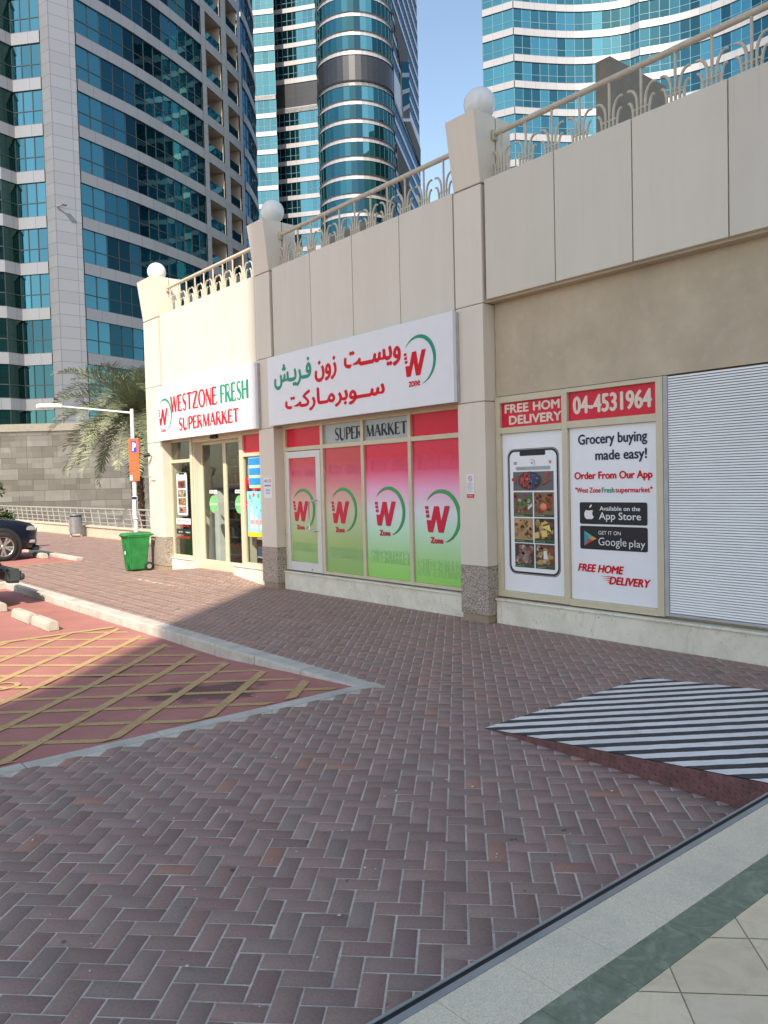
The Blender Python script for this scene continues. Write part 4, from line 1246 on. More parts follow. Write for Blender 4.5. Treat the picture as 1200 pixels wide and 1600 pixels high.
# wedges of cheese, a melon half, a milk jug
for (p, c) in (([(6.45, 1.29), (6.37, 1.36), (6.31, 1.33)], YEL), ([(6.43, 1.28), (6.30, 1.31), (6.27, 1.22)], (.75, .6, .2)), ([(6.53, 1.2), (6.47, 1.22), (6.46, 1.14), (6.53, 1.13)], (.7, .5, .12)), ([(6.43, 1.23), (6.34, 1.24), (6.33, 1.16), (6.42, 1.15)], (.72, .55, .18))):
    poly_into(s, p, X - .005, 0, c)
disc_into(s, 6.385, 1.53, .06, .05, X - .005, 0, (.65, .10, .06), 18); disc_into(s, 6.385, 1.54, .045, .034, X - .0055, 0, (.75, .28, .15), 18)
poly_into(s, [(6.39, .98), (6.345, .98), (6.33, .88), (6.40, .88)], X - .005, 0, (.75, .75, .72))
poly_into(s, [(6.64, 1.52), (6.57, 1.58), (6.565, 1.54), (6.63, 1.49)], X - .005, 0, (.6, .65, .75))
rect_into(s, 6.74, 6.57, 1.60, 1.71, X - .0005, 0, (.05, .12, .18))
s.build('screen_pictures', 'print_colour', t_)
# hairline light edge on the phone
adopt(t_, before)

before = set(col.objects)
t_ = sheet('app_poster', 'white window poster with app store badges and grocery slogan', 'poster', 5.98, 4.808, .427, 2.476, 'poster_white')
X = 7.868
s = MB(); text_into(s, 'Grocery buying', 5.855, 4.93, 2.235, 2.395, X, 0, fat=.005); text_into(s, 'made easy!', 5.615, 4.935, 2.045, 2.20, X, 0, fat=.005); s.build('lettering', 'ink_navy', t_)
s = MB(); text_into(s, 'Order From Our App', 5.915, 4.87, 1.835, 1.952, X, 0, fat=.005); s.build('lettering', 'ink_red', t_)
s = MB(); text_into(s, '"West Zone', 5.905, 5.545, 1.703, 1.768, X, 0, fat=.0025); text_into(s, 'supermarket"', 5.345, 4.875, 1.685, 1.768, X, 0, fat=.0025); s.build('lettering', 'ink_red', t_)
s = MB(); text_into(s, 'Fresh', 5.53, 5.36, 1.703, 1.765, X, 0, fat=.0025); s.build('lettering', 'ink_green', t_)
for z0, z1 in ((1.335, 1.592), (1.037, 1.312)):
    s = MB(); poly_into(s, rrect(5.845, 4.94, z0, z1, .022, 5), X); s.build('badge', 'ink_black', t_)
X2 = X - .001
s = MB()
# fruit emblem with a bite and a leaf
pts = []
for k in range(40):
    a_ = 2 * math.pi * k / 40
    r_ = .066 * (1 + .06 * math.cos(2 * a_)) 
    y = r_ * math.cos(a_) * 1.0; z = r_ * math.sin(a_) * 1.05
    if math.sin(a_) > .75: z -= .018 * ((math.sin(a_) - .75) / .25)
    if math.sin(a_) < -.8: z += .010 * ((-math.sin(a_) - .8) / .2)
    if y > .04: 
        dd = math.hypot(y - .082, z - .012)
        if dd < .040: y = .082 - math.sqrt(max(0, .040 ** 2 - (z - .012) ** 2))
    pts.append((5.71 - y, 1.448 + z))
poly_into(s, pts, X2)
poly_into(s, [(5.71, 1.525), (5.705, 1.545), (5.685, 1.562), (5.672, 1.567), (5.675, 1.545), (5.69, 1.53)], X2)
s.build('badge_emblem', 'ink_white', t_); s = MB()
text_into(s, 'Available on the', 5.565, 5.03, 1.495, 1.545, X2, .012)
text_into(s, 'App Store', 5.575, 5.02, 1.365, 1.475, X2, .008)
s.build('badge_lettering', 'ink_white', t_); s = MB()
text_into(s, 'GET IT ON', 5.585, 5.285, 1.215, 1.258, X2, .0)
text_into(s, 'Google', 5.585, 5.21, 1.06, 1.18, X2, -.004)
text_into(s, 'play', 5.175, 4.97, 1.06, 1.165, X2, -.002)
s.build('badge_lettering', 'ink_white', t_)
s = MB()
a_, b_, c_, m_ = (5.785, 1.255), (5.785, 1.075), (5.61, 1.165), (5.715, 1.165)
for p, c in (([a_, b_, m_], (.03, .25, .38)), ([a_, m_, (5.665, 1.19)], (.05, .42, .36)), ([b_, (5.665, 1.14), m_], (.55, .05, .05)), ([(5.665, 1.19), m_, (5.665, 1.14), c_], (.62, .33, .05))):
    poly_into(s, p, X2, 0, c)
s.build('badge_emblem', 'print_colour', t_)
s = MB(); text_into(s, 'FREE HOME', 5.885, 5.245, .765, .862, X, 0, shear=.25, fat=.006); text_into(s, 'DELIVERY', 5.45, 4.905, .640, .735, X, 0, shear=.25, fat=.006)
for z, l in ((.73, .16), (.708, .13), (.686, .1), (.664, .06)): poly_into(s, [(5.43 + l, z), (5.42, z - .008), (5.42, z + .004)], X)
s.build('lettering', 'ink_red', t_)
adopt(t_, before)

# stickers on the left bay
before = set(col.objects)
t_ = sheet('app_sticker', 'small smartphone sticker on the left bay side window', 'sticker', 16.86, 16.15, .72, 2.24, 'shop_glass', 7.861, .0008)
phone(t_, 16.79, 16.23, 1.23, 2.21, 7.858, .7)
s = MB()
for k, (z0, z1, cs) in enumerate(((1.85, 2.03, [RED, BLU, DRK]), (1.66, 1.82, [RED, ORG, GRN, CRM]), (1.47, 1.64, [ORG, YEL, BRN]), (1.30, 1.45, [RED, CRM, PNK]))):
    food(s, 16.71, 16.31, z0, z1, 7.852, (.2, .13, .1), cs, 22, .04, 60 + k)
s.build('screen_pictures', 'print_colour', t_)
s = MB(); rect_into(s, 16.85, 16.14, 1.055, 1.185, 7.858); s.build('label', 'ink_white', t_)
s = MB(); text_into(s, 'Order From Our App', 16.80, 16.2, 1.085, 1.16, 7.857, .01); text_into(s, 'West Zone Fresh', 16.8, 16.2, 1.0, 1.04, 7.857, .01); text_into(s, 'FREE HOME DELIVERY', 16.82, 16.18, .74, .79, 7.857, .02); s.build('lettering', 'ink_red', t_)
s = MB(); poly_into(s, rrect(16.86, 16.52, .83, .95, .02), 7.858); poly_into(s, rrect(16.49, 16.15, .83, .95, .02), 7.858); s.build('badge', 'ink_black', t_)
s = MB(); text_into(s, 'App Store', 16.75, 16.55, .86, .90, 7.857, .02); text_into(s, 'Google play', 16.40, 16.17, .86, .90, 7.857, .02); s.build('badge_lettering', 'ink_white', t_)
adopt(t_, before)

for y, cnt in ((15.41, 'left'), (14.30, 'right')):
    before = set(col.objects)
    t_ = thing('door_sticker', 'green oval entrance sticker on the %s glass door leaf' % cnt, 'sticker', (8.045, y, 1.5))
    s = MB(); disc_into(s, y, 1.5, .185, .185, 8.045, 0, None, 32); s.build('oval', 'sticker_green', t_)
    s = MB(); text_into(s, 'ENTRANCE', y + .15, y - .15, 1.48, 1.525, 8.044, .02); s.build('lettering', 'ink_white', t_)
    s = MB(); rect_into(s, y + .17, y - .17, 1.73, 1.80, 8.045); s.build('label', 'ink_white', t_)
    s = MB(); text_into(s, 'PULL', y + .14, y - .14, 1.75, 1.785, 8.044, .03); s.build('lettering', 'ink_red', t_)
    adopt(t_, before)

before = set(col.objects)
t_ = thing('sale_poster', 'blue poster with three rows of orange spots on the left bay glass', 'poster', (7.86, 13.38, 2.13))
X = 7.862
s = MB(); rect_into(s, 13.58, 13.10, 1.83, 2.43, X); s.build('sheet', 'sticker_cyan', t_)
s = MB()
for z in (2.25, 2.06, 1.87): rect_into(s, 13.57, 13.11, z + .02, z + .15, X - .001)
s.build('band', 'sticker_blue', t_)
s = MB()
for z in (2.25, 2.06, 1.87):
    for k in range(6): disc_into(s, 13.53 - k * .075, z - .005, .026, .022, X - .002, 0, None, 10)
s.build('spot', 'ink_yellow', t_)
adopt(t_, before)
before = set(col.objects)
t_ = thing('water_poster', 'pale blue poster of drink bottles with a yellow foot strip', 'poster', (7.86, 13.4, 1.33))
s = MB(); rect_into(s, 13.67, 13.06, .98, 1.77, X); s.build('sheet', 'sticker_cyan', t_)
s = MB(); rect_into(s, 13.67, 13.06, .89, .979, X); s.build('strip', 'ink_yellow', t_)
s = MB()
for y, h_, r_ in ((13.50, .56, .085), (13.33, .44, .07), (13.17, .38, .06)):
    poly_into(s, [(y + r_, 1.0), (y - r_, 1.0), (y - r_, 1.0 + h_ * .6), (y - r_ * .35, 1.0 + h_ * .85), (y - r_ * .3, 1.0 + h_), (y + r_ * .3, 1.0 + h_), (y + r_ * .35, 1.0 + h_ * .85), (y + r_, 1.0 + h_ * .6)], X - .001, 0, (.38, .58, .78))
    poly_into(s, [(y + r_ * .7, 1.03), (y - r_ * .2, 1.03), (y - r_ * .2, 1.0 + h_ * .6), (y + r_ * .7, 1.0 + h_ * .6)], X - .0015, 0, (.72, .86, .93))
    rect_into(s, y + r_ * .9, y - r_ * .9, 1.13, 1.22, X - .002, 0, (.7, .35, .3))
    rect_into(s, y + r_ * .3, y - r_ * .3, 1.0 + h_, 1.03 + h_, X - .001, 0, (.05, .4, .12))
for y, z, c in ((13.42, 1.70, (.7, .1, .1)), (13.14, 1.62, (.75, .6, .1)), (13.25, 1.68, (.1, .5, .15)), (13.56, 1.66, (.1, .45, .2))): disc_into(s, y, z, .045, .045, X - .002, 0, c, 14)
s.build('bottles_print', 'print_colour', t_)
adopt(t_, before)
before = set(col.objects)
t_ = thing('window_lettering', 'large red letters on the glass behind the two left bay posters', 'sticker', (7.86, 13.6, 1.6))
s = MB(); text_into(s, 'N', 13.73, 13.42, 1.79, 2.05, 7.8655, .04); text_into(s, 'W', 13.43, 13.08, 1.775, 1.84, 7.8655, .04); text_into(s, 'S', 13.735, 13.60, 1.42, 1.60, 7.8655, .04); s.build('letter', 'ink_red', t_)
adopt(t_, before)

# notices on the pillars
before = set(col.objects)
t_ = thing('notice', 'white no smoking notice with a red foot on the big granite-footed pillar', 'notice', (FX, 7.42, 1.81))
s = MB(); s.box(FX - .006, FX - .0015, 7.488, 7.352, 1.65, 1.965); o_ = s.build('sheet', 'ink_white', t_)
s = MB(); rect_into(s, 7.486, 7.354, 1.652, 1.70, FX - .0072); 
n = 24
for k in range(n):
    a, b = 2 * math.pi * k / n, 2 * math.pi * (k + 1) / n
    poly_into(s, [(7.42 + .038 * math.cos(a), 1.905 + .038 * math.sin(a)), (7.42 + .038 * math.cos(b), 1.905 + .038 * math.sin(b)), (7.42 + .030 * math.cos(b), 1.905 + .030 * math.sin(b)), (7.42 + .030 * math.cos(a), 1.905 + .030 * math.sin(a))], FX - .0072)
stroke_into(s, [(7.445, 1.93), (7.395, 1.88)], [.008, .008], FX - .0076)
s.build('print', 'ink_red', t_)
s = MB()
stroke_into(s, [(7.438, 1.90), (7.40, 1.91)], [.009, .009], FX - .0070)
for k, z in enumerate((1.845, 1.83, 1.815, 1.80, 1.785, 1.77, 1.755, 1.74, 1.725)): rect_into(s, 7.475, 7.475 - (.11 if k % 3 else .08), z, z + .006, FX - .0072)
s.build('text_lines', 'ink_grey', t_)
s = MB(); text_into(s, 'NO SMOKING', 7.47, 7.37, 1.668, 1.685, FX - .0078, .02); s.build('lettering', 'ink_white', t_)
adopt(t_, before)
before = set(col.objects)
t_ = thing('notice', 'white NO SMOKING notice on the pillar between door and sunlit bay', 'notice', (FX, 12.52, 1.82))
s = MB(); s.box(FX - .006, FX - .0015, 12.655, 12.385, 1.645, 2.015); s.build('sheet', 'ink_white', t_)
s = MB(); text_into(s, 'NO', 12.63, 12.52, 1.925, 1.985, FX - .0072, .02); text_into(s, 'SMOKING', 12.63, 12.41, 1.855, 1.89, FX - .0072, .03)
for z in (1.80, 1.785, 1.77, 1.74, 1.725): rect_into(s, 12.60, 12.44, z, z + .006, FX - .0072)
s.build('lettering', 'ink_blue', t_)
s = MB()
for k in range(n):
    a, b = 2 * math.pi * k / n, 2 * math.pi * (k + 1) / n
    poly_into(s, [(12.45 + .04 * math.cos(a), 1.955 + .04 * math.sin(a)), (12.45 + .04 * math.cos(b), 1.955 + .04 * math.sin(b)), (12.45 + .03 * math.cos(b), 1.955 + .03 * math.sin(b)), (12.45 + .03 * math.cos(a), 1.955 + .03 * math.sin(a))], FX - .0072)
stroke_into(s, [(12.478, 1.98), (12.42, 1.93)], [.009, .009], FX - .0076); s.build('print', 'ink_red', t_)
adopt(t_, before)
# ------------------------------------------------------------------ terrace railings and globe lamps
def railing(y_hi, y_lo, first, label):
    """palm-leaf railing along the parapet; y_hi is the left end"""
    t_ = thing('terrace_railing', label, 'railing', (7.90, (y_hi + y_lo) / 2, 5.0))
    cy = (y_hi + y_lo) / 2
    m_ = MB(); m_.tube([(0, y_hi - cy, 1.355), (0, y_lo - cy, 1.355)], .036, 10)
    m_.bbox(-.012, .012, y_lo - cy, y_hi - cy, 1.325, 1.350, .004)
    m_.build('handrail', 'rail_paint', t_)
    m_ = MB(); m_.bbox(-.015, .015, y_lo - cy, y_hi - cy, .60, .63, .004); m_.build('bottom_rail', 'rail_paint', t_)
    for y in (y_hi - .02, y_lo + .02):
        m_ = MB(); m_.bbox(-.05, .03, y - cy - .015, y - cy + .015, 1.27, 1.40, .004); m_.build('end_bracket', 'rail_paint', t_)
    y = first
    while y > y_lo + .08:
        m_ = MB(); yy = y - cy; r_ = .0165; zb = .62
        m_.tube([(0, yy, zb), (0, yy, 1.33)], r_, 6)
        for s_ in (-1, 1):
            for off, ztop, reach in ((.050, 1.13, .10), (.098, .995, .052)):
                P = [(0, yy + s_ * off, zb), (0, yy + s_ * off, ztop - .17)]
                for k in range(1, 7):
                    a = R(90 * k / 6 * 1.12)
                    P.append((0, yy + s_ * (off + reach * (1 - math.cos(a))), ztop - .17 + .17 * math.sin(a)))
                m_.tube(P, r_, 6)
        m_.tube([(0, yy - .105, .90), (0, yy + .105, .90)], .0135, 6)
        m_.build('palm_baluster', 'rail_paint', t_)
        y -= .405
railing(7.12, 2.38, 7.00, 'cream palm-leaf railing on the parapet above the shutter')
railing(12.26, 7.65, 12.12, 'cream palm-leaf railing on the parapet above the Arabic sign')
railing(16.97, 12.81, 16.85, 'sunlit cream palm-leaf railing on the parapet above the English sign')
railing(1.83, -3.6, 1.7, 'cream palm-leaf railing beyond the last pillar')
def globe(y, label):
    t_ = thing('globe_lamp', label, 'lamp', (7.97, y, 6.585), 0, 'globe lamps on the pillars')
    m_ = MB(); m_.lathe([(0, 0), (.11, 0), (.11, .03), (.085, .07), (.085, .09), (0, .09)], 20, smooth=False); m_.build('base', 'post_white', t_)
    m_ = MB(); r_ = .212
    m_.lathe([(r_ * math.sin(R(a)), .285 - r_ * math.cos(R(a))) for a in range(20, 181, 8)] + [(0, .285 + r_)], 36); m_.build('globe', 'globe_milk', t_)
globe(7.43, 'white globe lamp on the largest, nearest flared pillar')
globe(12.62, 'white globe lamp on the pillar between the two shop signs')
globe(17.68, 'sunlit white globe lamp on the end pillar by the palm')
globe(2.1, 'white globe lamp beyond the shutter')

rb = thing('roof_block', 'plain taupe rendered block standing on the terrace behind the railing', 'roof block', (11.3, 7.3, 5.08))
s = MB(); s.bbox(-1.8, -.4, -.85, -.61, 0, 2.5, .012); s.build('block', 'roof_block_grey', rb)
for k, (x, y) in enumerate(((9.2, 11.6), (9.6, 16.2))):
    t_ = thing('planter_wall', ['low grey rendered wall behind the railing over the Arabic sign', 'low cream wall behind the sunlit railing'][k], 'planter', (x, y, 5.08))
    s = MB(); s.bbox(-.25, .25, -.55, .65, 0, 1.42, .02); s.build('wall', 'roof_block_grey' if k == 0 else 'cladding_cream', t_)

# ------------------------------------------------------------------ wheeled bin, litter bin, lamp post, signs
wb = thing('wheelie_bin', 'bright green plastic wheelie bin beside the end pillar', 'bin', (7.22, 17.66, 0), R(0))
def taper(mb, x0, x1, y0, y1, z0, X0, X1, Y0, Y1, z1, b=.015):
    bm = bmesh.new()
    V = [(x0, y0, z0), (x1, y0, z0), (x1, y1, z0), (x0, y1, z0), (X0, Y0, z1), (X1, Y0, z1), (X1, Y1, z1), (X0, Y1, z1)]
    vs = [bm.verts.new(v) for v in V]
    for f in [(0, 3, 2, 1), (4, 5, 6, 7), (0, 1, 5, 4), (1, 2, 6, 5), (2, 3, 7, 6), (3, 0, 4, 7)]: bm.faces.new([vs[i] for i in f])
    if b: bmesh.ops.bevel(bm, geom=bm.edges[:], offset=b, segments=2, affect='EDGES')
    mb.bm(bm)
s = MB(); taper(s, -.19, .17, -.20, .20, .03, -.25, .25, -.245, .245, .80, .02)
for y in (-.1, 0, .1): taper(s, -.215, -.15, y - .012, y + .012, .12, -.262, -.2, y - .014, y + .014, .74, .004)
s.bbox(-.262, .262, -.257, .257, .775, .81, .008); s.build('body', 'bin_green', wb)
s = MB(); taper(s, -.29, .27, -.27, .27, .812, -.25, .25, -.235, .235, .865, .012)
s.bbox(-.31, -.27, -.20, .20, .80, .83, .008); lid = s.build('lid', 'bin_green', wb)
s = MB(); s.tube([(.27, -.22, .80), (.335, -.22, .82), (.335, .22, .82), (.27, .22, .80)], .016, 8); s.build('handle', 'bin_green', wb)
for y in (-.235, .235):
    s = MB(); mw = Matrix.Translation((.20, y, .10)) @ Matrix.Rotation(R(90), 4, 'X')
    s.lathe([(0.0, -.022), (.06, -.022), (.072, -.022), (.098, -.018), (.10, 0), (.098, .018), (.072, .022), (.06, .022), (0, .022)], 22, mw=mw); wh = s.build('wheel', 'tyre', wb)
    s = MB(); s.lathe([(0, -.026), (.055, -.026), (.055, .026), (0, .026)], 16, mw=mw, smooth=False); s.build('hub', 'hub_grey', wh)
s = MB(); taper(s, -.235, -.20, -.06, .06, .02, -.245, -.21, -.06, .06, .16, .004); s.build('toe_plate', 'bin_green', wb)
s = MB(); disc_into(s, 0, .42, .035, .045, -.252, 0, None, 16); s.build('emblem', 'ink_white', wb)

lb = thing('litter_bin', 'grey steel litter bin with a pink panel by the low boundary wall', 'bin', (10.75, 32.2, 0), R(-38))
s = MB()
for x in (-.20, .20): s.bbox(x - .03, x + .03, -.04, .04, 0, .13, .006)
s.build('foot', 'sign_side', lb)
s = MB(); s.lathe([(0, .12), (.235, .12), (.245, .14), (.245, .78), (.225, .80), (0, .80)], 28, smooth=False); s.build('drum', 'metal_grey', lb)
s = MB(); s.lathe([(0, .905), (.20, .905), (.275, .885), (.28, .86), (.26, .855), (0, .855)], 28, smooth=False)
for a in (40, 140, 220, 320): s.tube([(.22 * math.cos(R(a)), .22 * math.sin(R(a)), .79), (.22 * math.cos(R(a)), .22 * math.sin(R(a)), .87)], .016, 8)
s.build('hood', 'metal_grey', lb)
s = MB(); s.lathe([(0, .79), (.21, .79), (.21, .86), (0, .86)], 20, smooth=False); s.build('opening', 'ink_black', lb)
s = MB(); s.bbox(-.256, -.22, -.10, .10, .22, .66, .006); s.build('panel', 'ink_pink', lb)

LP = (9.93, 24.2)
lp = thing('street_lamp', 'slim white lamp post with one long arm over the car park', 'street lamp', (LP[0], LP[1], 0))
s = MB(); s.tube([(0, 0, 0), (0, 0, 2.2), (0, 0, 4.30)], [.072, .066, .058], 14); s.lathe([(0, 4.30), (.06, 4.30), (.05, 4.34), (0, 4.345)], 14); s.build('post', 'post_white', lp)
s = MB(); s.lathe([(0, .0), (.17, .0), (.17, .03), (.09, .05), (.09, .25), (0, .25)], 16, smooth=False); s.build('base_plate', 'post_white', lp)
hx, hy = 8.25 - LP[0], 25.80 - LP[1]
s = MB(); s.tube([(0, 0, 4.22), (hx, hy, 4.50)], [.032, .026], 10); s.build('arm', 'post_white', lp)
d = Vector((hx, hy, 0)).normalized(); n_ = Vector((-d.y, d.x, 0))
bm = bmesh.new()
prof = [(-.13, 0), (.13, 0), (.12, .07), (.06, .12), (-.06, .12), (-.12, .07)]
L0, L1 = -.10, .72
vs = []
for l, k in ((L0, .55), (L0 + .12, 1), (L1 - .1, 1), (L1, .6)):
    vs.append([bm.verts.new(Vector((hx, hy, 4.46)) + d * l + n_ * p[0] * k + Vector((0, 0, p[1] * (.6 + .4 * k) + .02 * l))) for p in prof])
for a, b in zip(vs[:-1], vs[1:]):
    for i in range(6): bm.faces.new((a[i], b[i], b[(i + 1) % 6], a[(i + 1) % 6]))
bm.faces.new(vs[0][::-1]); bm.faces.new(vs[-1])
bmesh.ops.recalc_face_normals(bm, faces=bm.faces)
s = MB(); s.bm(bm); hd_ = s.build('lamp_head', 'lamp_cream', lp)
s = MB(); P = [Vector((hx, hy, 4.452)) + d * l + n_ * w_ for l, w_ in ((.05, -.10), (.62, -.10), (.62, .10), (.05, .10))]; s.face(P); s.build('lens', 'lens_milk', hd_)

def facing(x, y, ang):
    return Matrix.Translation((x, y, 0)) @ Matrix.Rotation(ang, 4, 'Z')
# orange parking sign, seen a little from its right
ps = thing('parking_sign', 'orange parking sign with a white P on blue, fixed to the lamp post', 'sign', (LP[0] - .02, LP[1] - .10, 0), R(-38))
s = MB(); s.bbox(-.155, .155, -.012, .012, 2.40, 3.42, .006); s.build('plate', 'ink_orange', ps)
s = MB(); s.bbox(-.15, .15, -.012, .012, 2.10, 2.385, .006); s.build('lower_plate', 'ink_orange', ps)
def txt_plane(mb, body, x0, x1, z0, z1, y, bold=0.0, mi=0):
    V, F = font_verts(body, bold); xs = [v[0] for v in V]; ys = [v[1] for v in V]
    mb.mesh([(x0 + (x1 - x0) * (v[0] - min(xs)) / (max(xs) - min(xs)), y, z0 + (z1 - z0) * (v[1] - min(ys)) / (max(ys) - min(ys))) for v in V], F, mi)
def rect_plane(mb, x0, x1, z0, z1, y, mi=0): mb.face([(x0, y, z0), (x1, y, z0), (x1, y, z1), (x0, y, z1)], mi)
s = MB(); rect_plane(s, -.08, .09, 2.98, 3.34, -.0135); s.build('blue_field', 'ink_blue', ps)
s = MB(); txt_plane(s, 'P', -.045, .065, 3.03, 3.29, -.0145, .03)
rect_plane(s, -.15, -.07, 2.12, 2.28, -.0135); s.build('letter', 'ink_white', ps)
s = MB()
for z, w_ in ((2.86, .07), (2.78, .11), (2.66, .12), (2.57, .10), (2.47, .06), (2.30, .08), (2.22, .1)):
    for k in range(3): rect_plane(s, -w_ + k * w_ * .7, -w_ + k * w_ * .7 + w_ * .5, z, z + .03, -.0136)
s.build('text_lines', 'ink_shade', ps)
pm = thing('payment_sign', 'narrow white and violet sign strip low on the lamp post', 'sign', (LP[0] - .05, LP[1] - .10, 0), R(-62))
s = MB(); s.bbox(-.10, .10, -.01, .01, .92, 1.62, .006); s.build('plate', 'ink_white', pm)
s = MB(); rect_plane(s, -.095, .095, 1.52, 1.61, -.0115); rect_plane(s, .05, .095, .95, 1.51, -.0115); s.build('band', 'ink_navy', pm)
s = MB()
for k in range(9): rect_plane(s, -.08, .03, 1.0 + k * .055, 1.02 + k * .055, -.0112)
s.build('text_lines', 'ink_grey', pm)
s = MB(); s.tube([(-.02, .01, 1.5), (.02, .11, 1.5)], .012, 6); s.tube([(-.02, .01, 1.05), (.02, .11, 1.05)], .012, 6); s.build('clamp', 'metal_grey', pm)

# low boundary wall with steel railing, stone wall behind
bw = thing('boundary_wall', 'low cream boundary wall along the far edge of the pavement', 'wall', (11.3, 33, 0))
s = MB(); s.bbox(-.12, .16, -15, 15, -.35, .36, .01); s.build('wall', 'curb_cream', bw)
s = MB()
for k in range(24): s.bbox(-.17, .21, -15 + k * 1.25 + .004, -15 + (k + 1) * 1.25 - .004, .362, .44, .02)
s.build('coping', 'curb_cream', bw)
br = thing('steel_railing', 'grey steel railing with slanting bars on the low boundary wall', 'railing', (11.3, 33, .44))
for z in (.12, .30, .48): 
    s = MB(); s.tube([(0, -15, z), (0, 15, z)], .017, 6); s.build('rail', 'metal_rail', br)
s = MB(); s.tube([(0, -15, .66), (0, 15, .66)], .03, 8); s.build('handrail', 'metal_rail', br)
for k in range(38):
    y = -14.8 + k * .8
    s = MB(); s.prism([(y - .02, 0), (y + .02, 0), (y + .02 + .28, .66), (y - .02 + .28, .66)], -.012, .012, 'x'); s.build('post', 'metal_rail', br)

sw = thing('stone_wall', 'tall grey stone block wall behind the palm', 'wall', (12.22, 48.53, 0))
dx, dy = rt.x / math.hypot(rt.x, rt.y), rt.y / math.hypot(rt.x, rt.y)
dv = Vector((dx, dy, 0)); nv = Vector((-dy, dx, 0))
s = MB()
def wallface(a, b, z0, z1, off, name, m, th=.4):
    m_ = MB()
    P = lambda u, z, o: tuple(dv * u + nv * o + Vector((0, 0, z)))
    for (o, fl) in ((off, 0), (off + th, 1)):
        m_.face([P(a, z0, o), P(b, z0, o), P(b, z1, o), P(a, z1, o)], 0, False, None, [(a, z0), (b, z0), (b, z1), (a, z1)])
    m_.face([P(a, z1, off), P(b, z1, off), P(b, z1, off + th), P(a, z1, off + th)], 0, False, None, [(a, 0), (b, 0), (b, th), (a, th)])
    m_.face([P(a, z0, off), P(b, z0, off), P(b, z0, off + th), P(a, z0, off + th)], 0, False, None, [(a, 0), (b, 0), (b, th), (a, th)])
    for u in (a, b): m_.face([P(u, z0, off), P(u, z0, off + th), P(u, z1, off + th), P(u, z1, off)], 0, False, None, [(0, z0), (th, z0), (th, z1), (0, z1)])
    return m_.build(name, m, sw)
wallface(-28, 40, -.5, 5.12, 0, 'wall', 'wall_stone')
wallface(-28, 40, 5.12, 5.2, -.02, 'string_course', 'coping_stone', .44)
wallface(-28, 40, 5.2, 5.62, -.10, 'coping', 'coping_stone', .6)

# ------------------------------------------------------------------ date palm and street tree
def palm(loc, label):
    t_ = thing('date_palm', label, 'palm', loc)
    rr = random.Random(3)
    m_ = MB(); H = 5.25
    prof = [(.34, 0), (.30, .3)]
    P = [(0.02 * math.sin(k), .02 * math.cos(k * 1.7), H * k / 10) for k in range(11)]
    m_.tube(P, [.29, .25, .24, .235, .23, .23, .235, .24, .26, .30, .26], 14)
    for k in range(260):
        z = H * (k / 260) ; a = k * 2.39996; r_ = .235 + (.05 if z > H * .85 else 0)
        c, s_ = math.cos(a), math.sin(a)
        b = Vector((c * r_, s_ * r_, z)); o_ = Vector((c, s_, 0)); tt = Vector((-s_, c, 0))
        q = b + o_ * .075 + Vector((0, 0, .17))
        m_.face([b - tt * .075, b + tt * .075, q + tt * .03, q - tt * .03])
        m_.face([b - tt * .075 + Vector((0, 0, .1)), q - tt * .03, q + tt * .03, b + tt * .075 + Vector((0, 0, .1))])
    m_.build('trunk', 'bark', t_)
    L = MB(); Rch = MB()
    nf = 92
    for k in range(nf):
        f = k / (nf - 1)
        az = k * 2.39996 + rr.uniform(-.2, .2)
        el0 = R(84 - 118 * f ** .85 + rr.uniform(-6, 6))
        ln = rr.uniform(3.5, 4.4) * (0.82 if f < .12 else 1)
        bend = R(48 + 42 * (1 - f) + rr.uniform(-8, 12))
        seg = 16; p = Vector((0, 0, H - .08)); pts = [p.copy()]
        o_ = Vector((math.cos(az), math.sin(az), 0))
        for i in range(seg):
            e = el0 - bend * ((i + .5) / seg) ** 1.35
            p = p + (o_ * math.cos(e) + Vector((0, 0, math.sin(e)))) * ln / seg
            pts.append(p.copy())
        Rch.tube(pts, [.028 * (1 - i / (seg + 3)) for i in range(seg + 1)], 4)
        side = Vector((-o_.y, o_.x, 0))
        nl = 50
        old = rr.uniform(0, .45) + .4 * f
        for i in range(nl):
            u = .10 + .90 * i / nl
            x = u * seg; a = min(int(x), seg - 1); q = pts[a].lerp(pts[a + 1], x - a)
            dd = (pts[a + 1] - pts[a]).normalized(); upv = side.cross(dd).normalized()
            if upv.z < 0: upv = -upv
            ll = .56 * (math.sin(math.pi * min(1, u * .92 + .10)) ** .6) * rr.uniform(.85, 1.15) + .08
            for sg in (-1, 1):
                dr = (side * sg * rr.uniform(.75, .95) + dd * rr.uniform(.55, .85) + upv * rr.uniform(-.15, .75)).normalized()
                tip = q + dr * ll + Vector((0, 0, -.08 * ll * rr.random()))
                wv = dd.cross(dr).cross(dr).normalized() * .017
                tn = min(1, max(0, old + rr.uniform(-.2, .3)))
                md = q.lerp(tip, .45) + Vector((0, 0, .015))
                L.face([q - wv * .6, q + wv * .6, md + wv, md - wv], 0, False, (tn,) * 3)
                L.face([md - wv, md + wv, tip], 0, False, (tn,) * 3)
    Rch.build('rachis', 'palm_leaf', t_)
    L.build('crown', 'palm_leaf', t_)
    return t_
palm((14.1, 34.0, 0), 'date palm with grey green drooping fronds behind the end pillar')

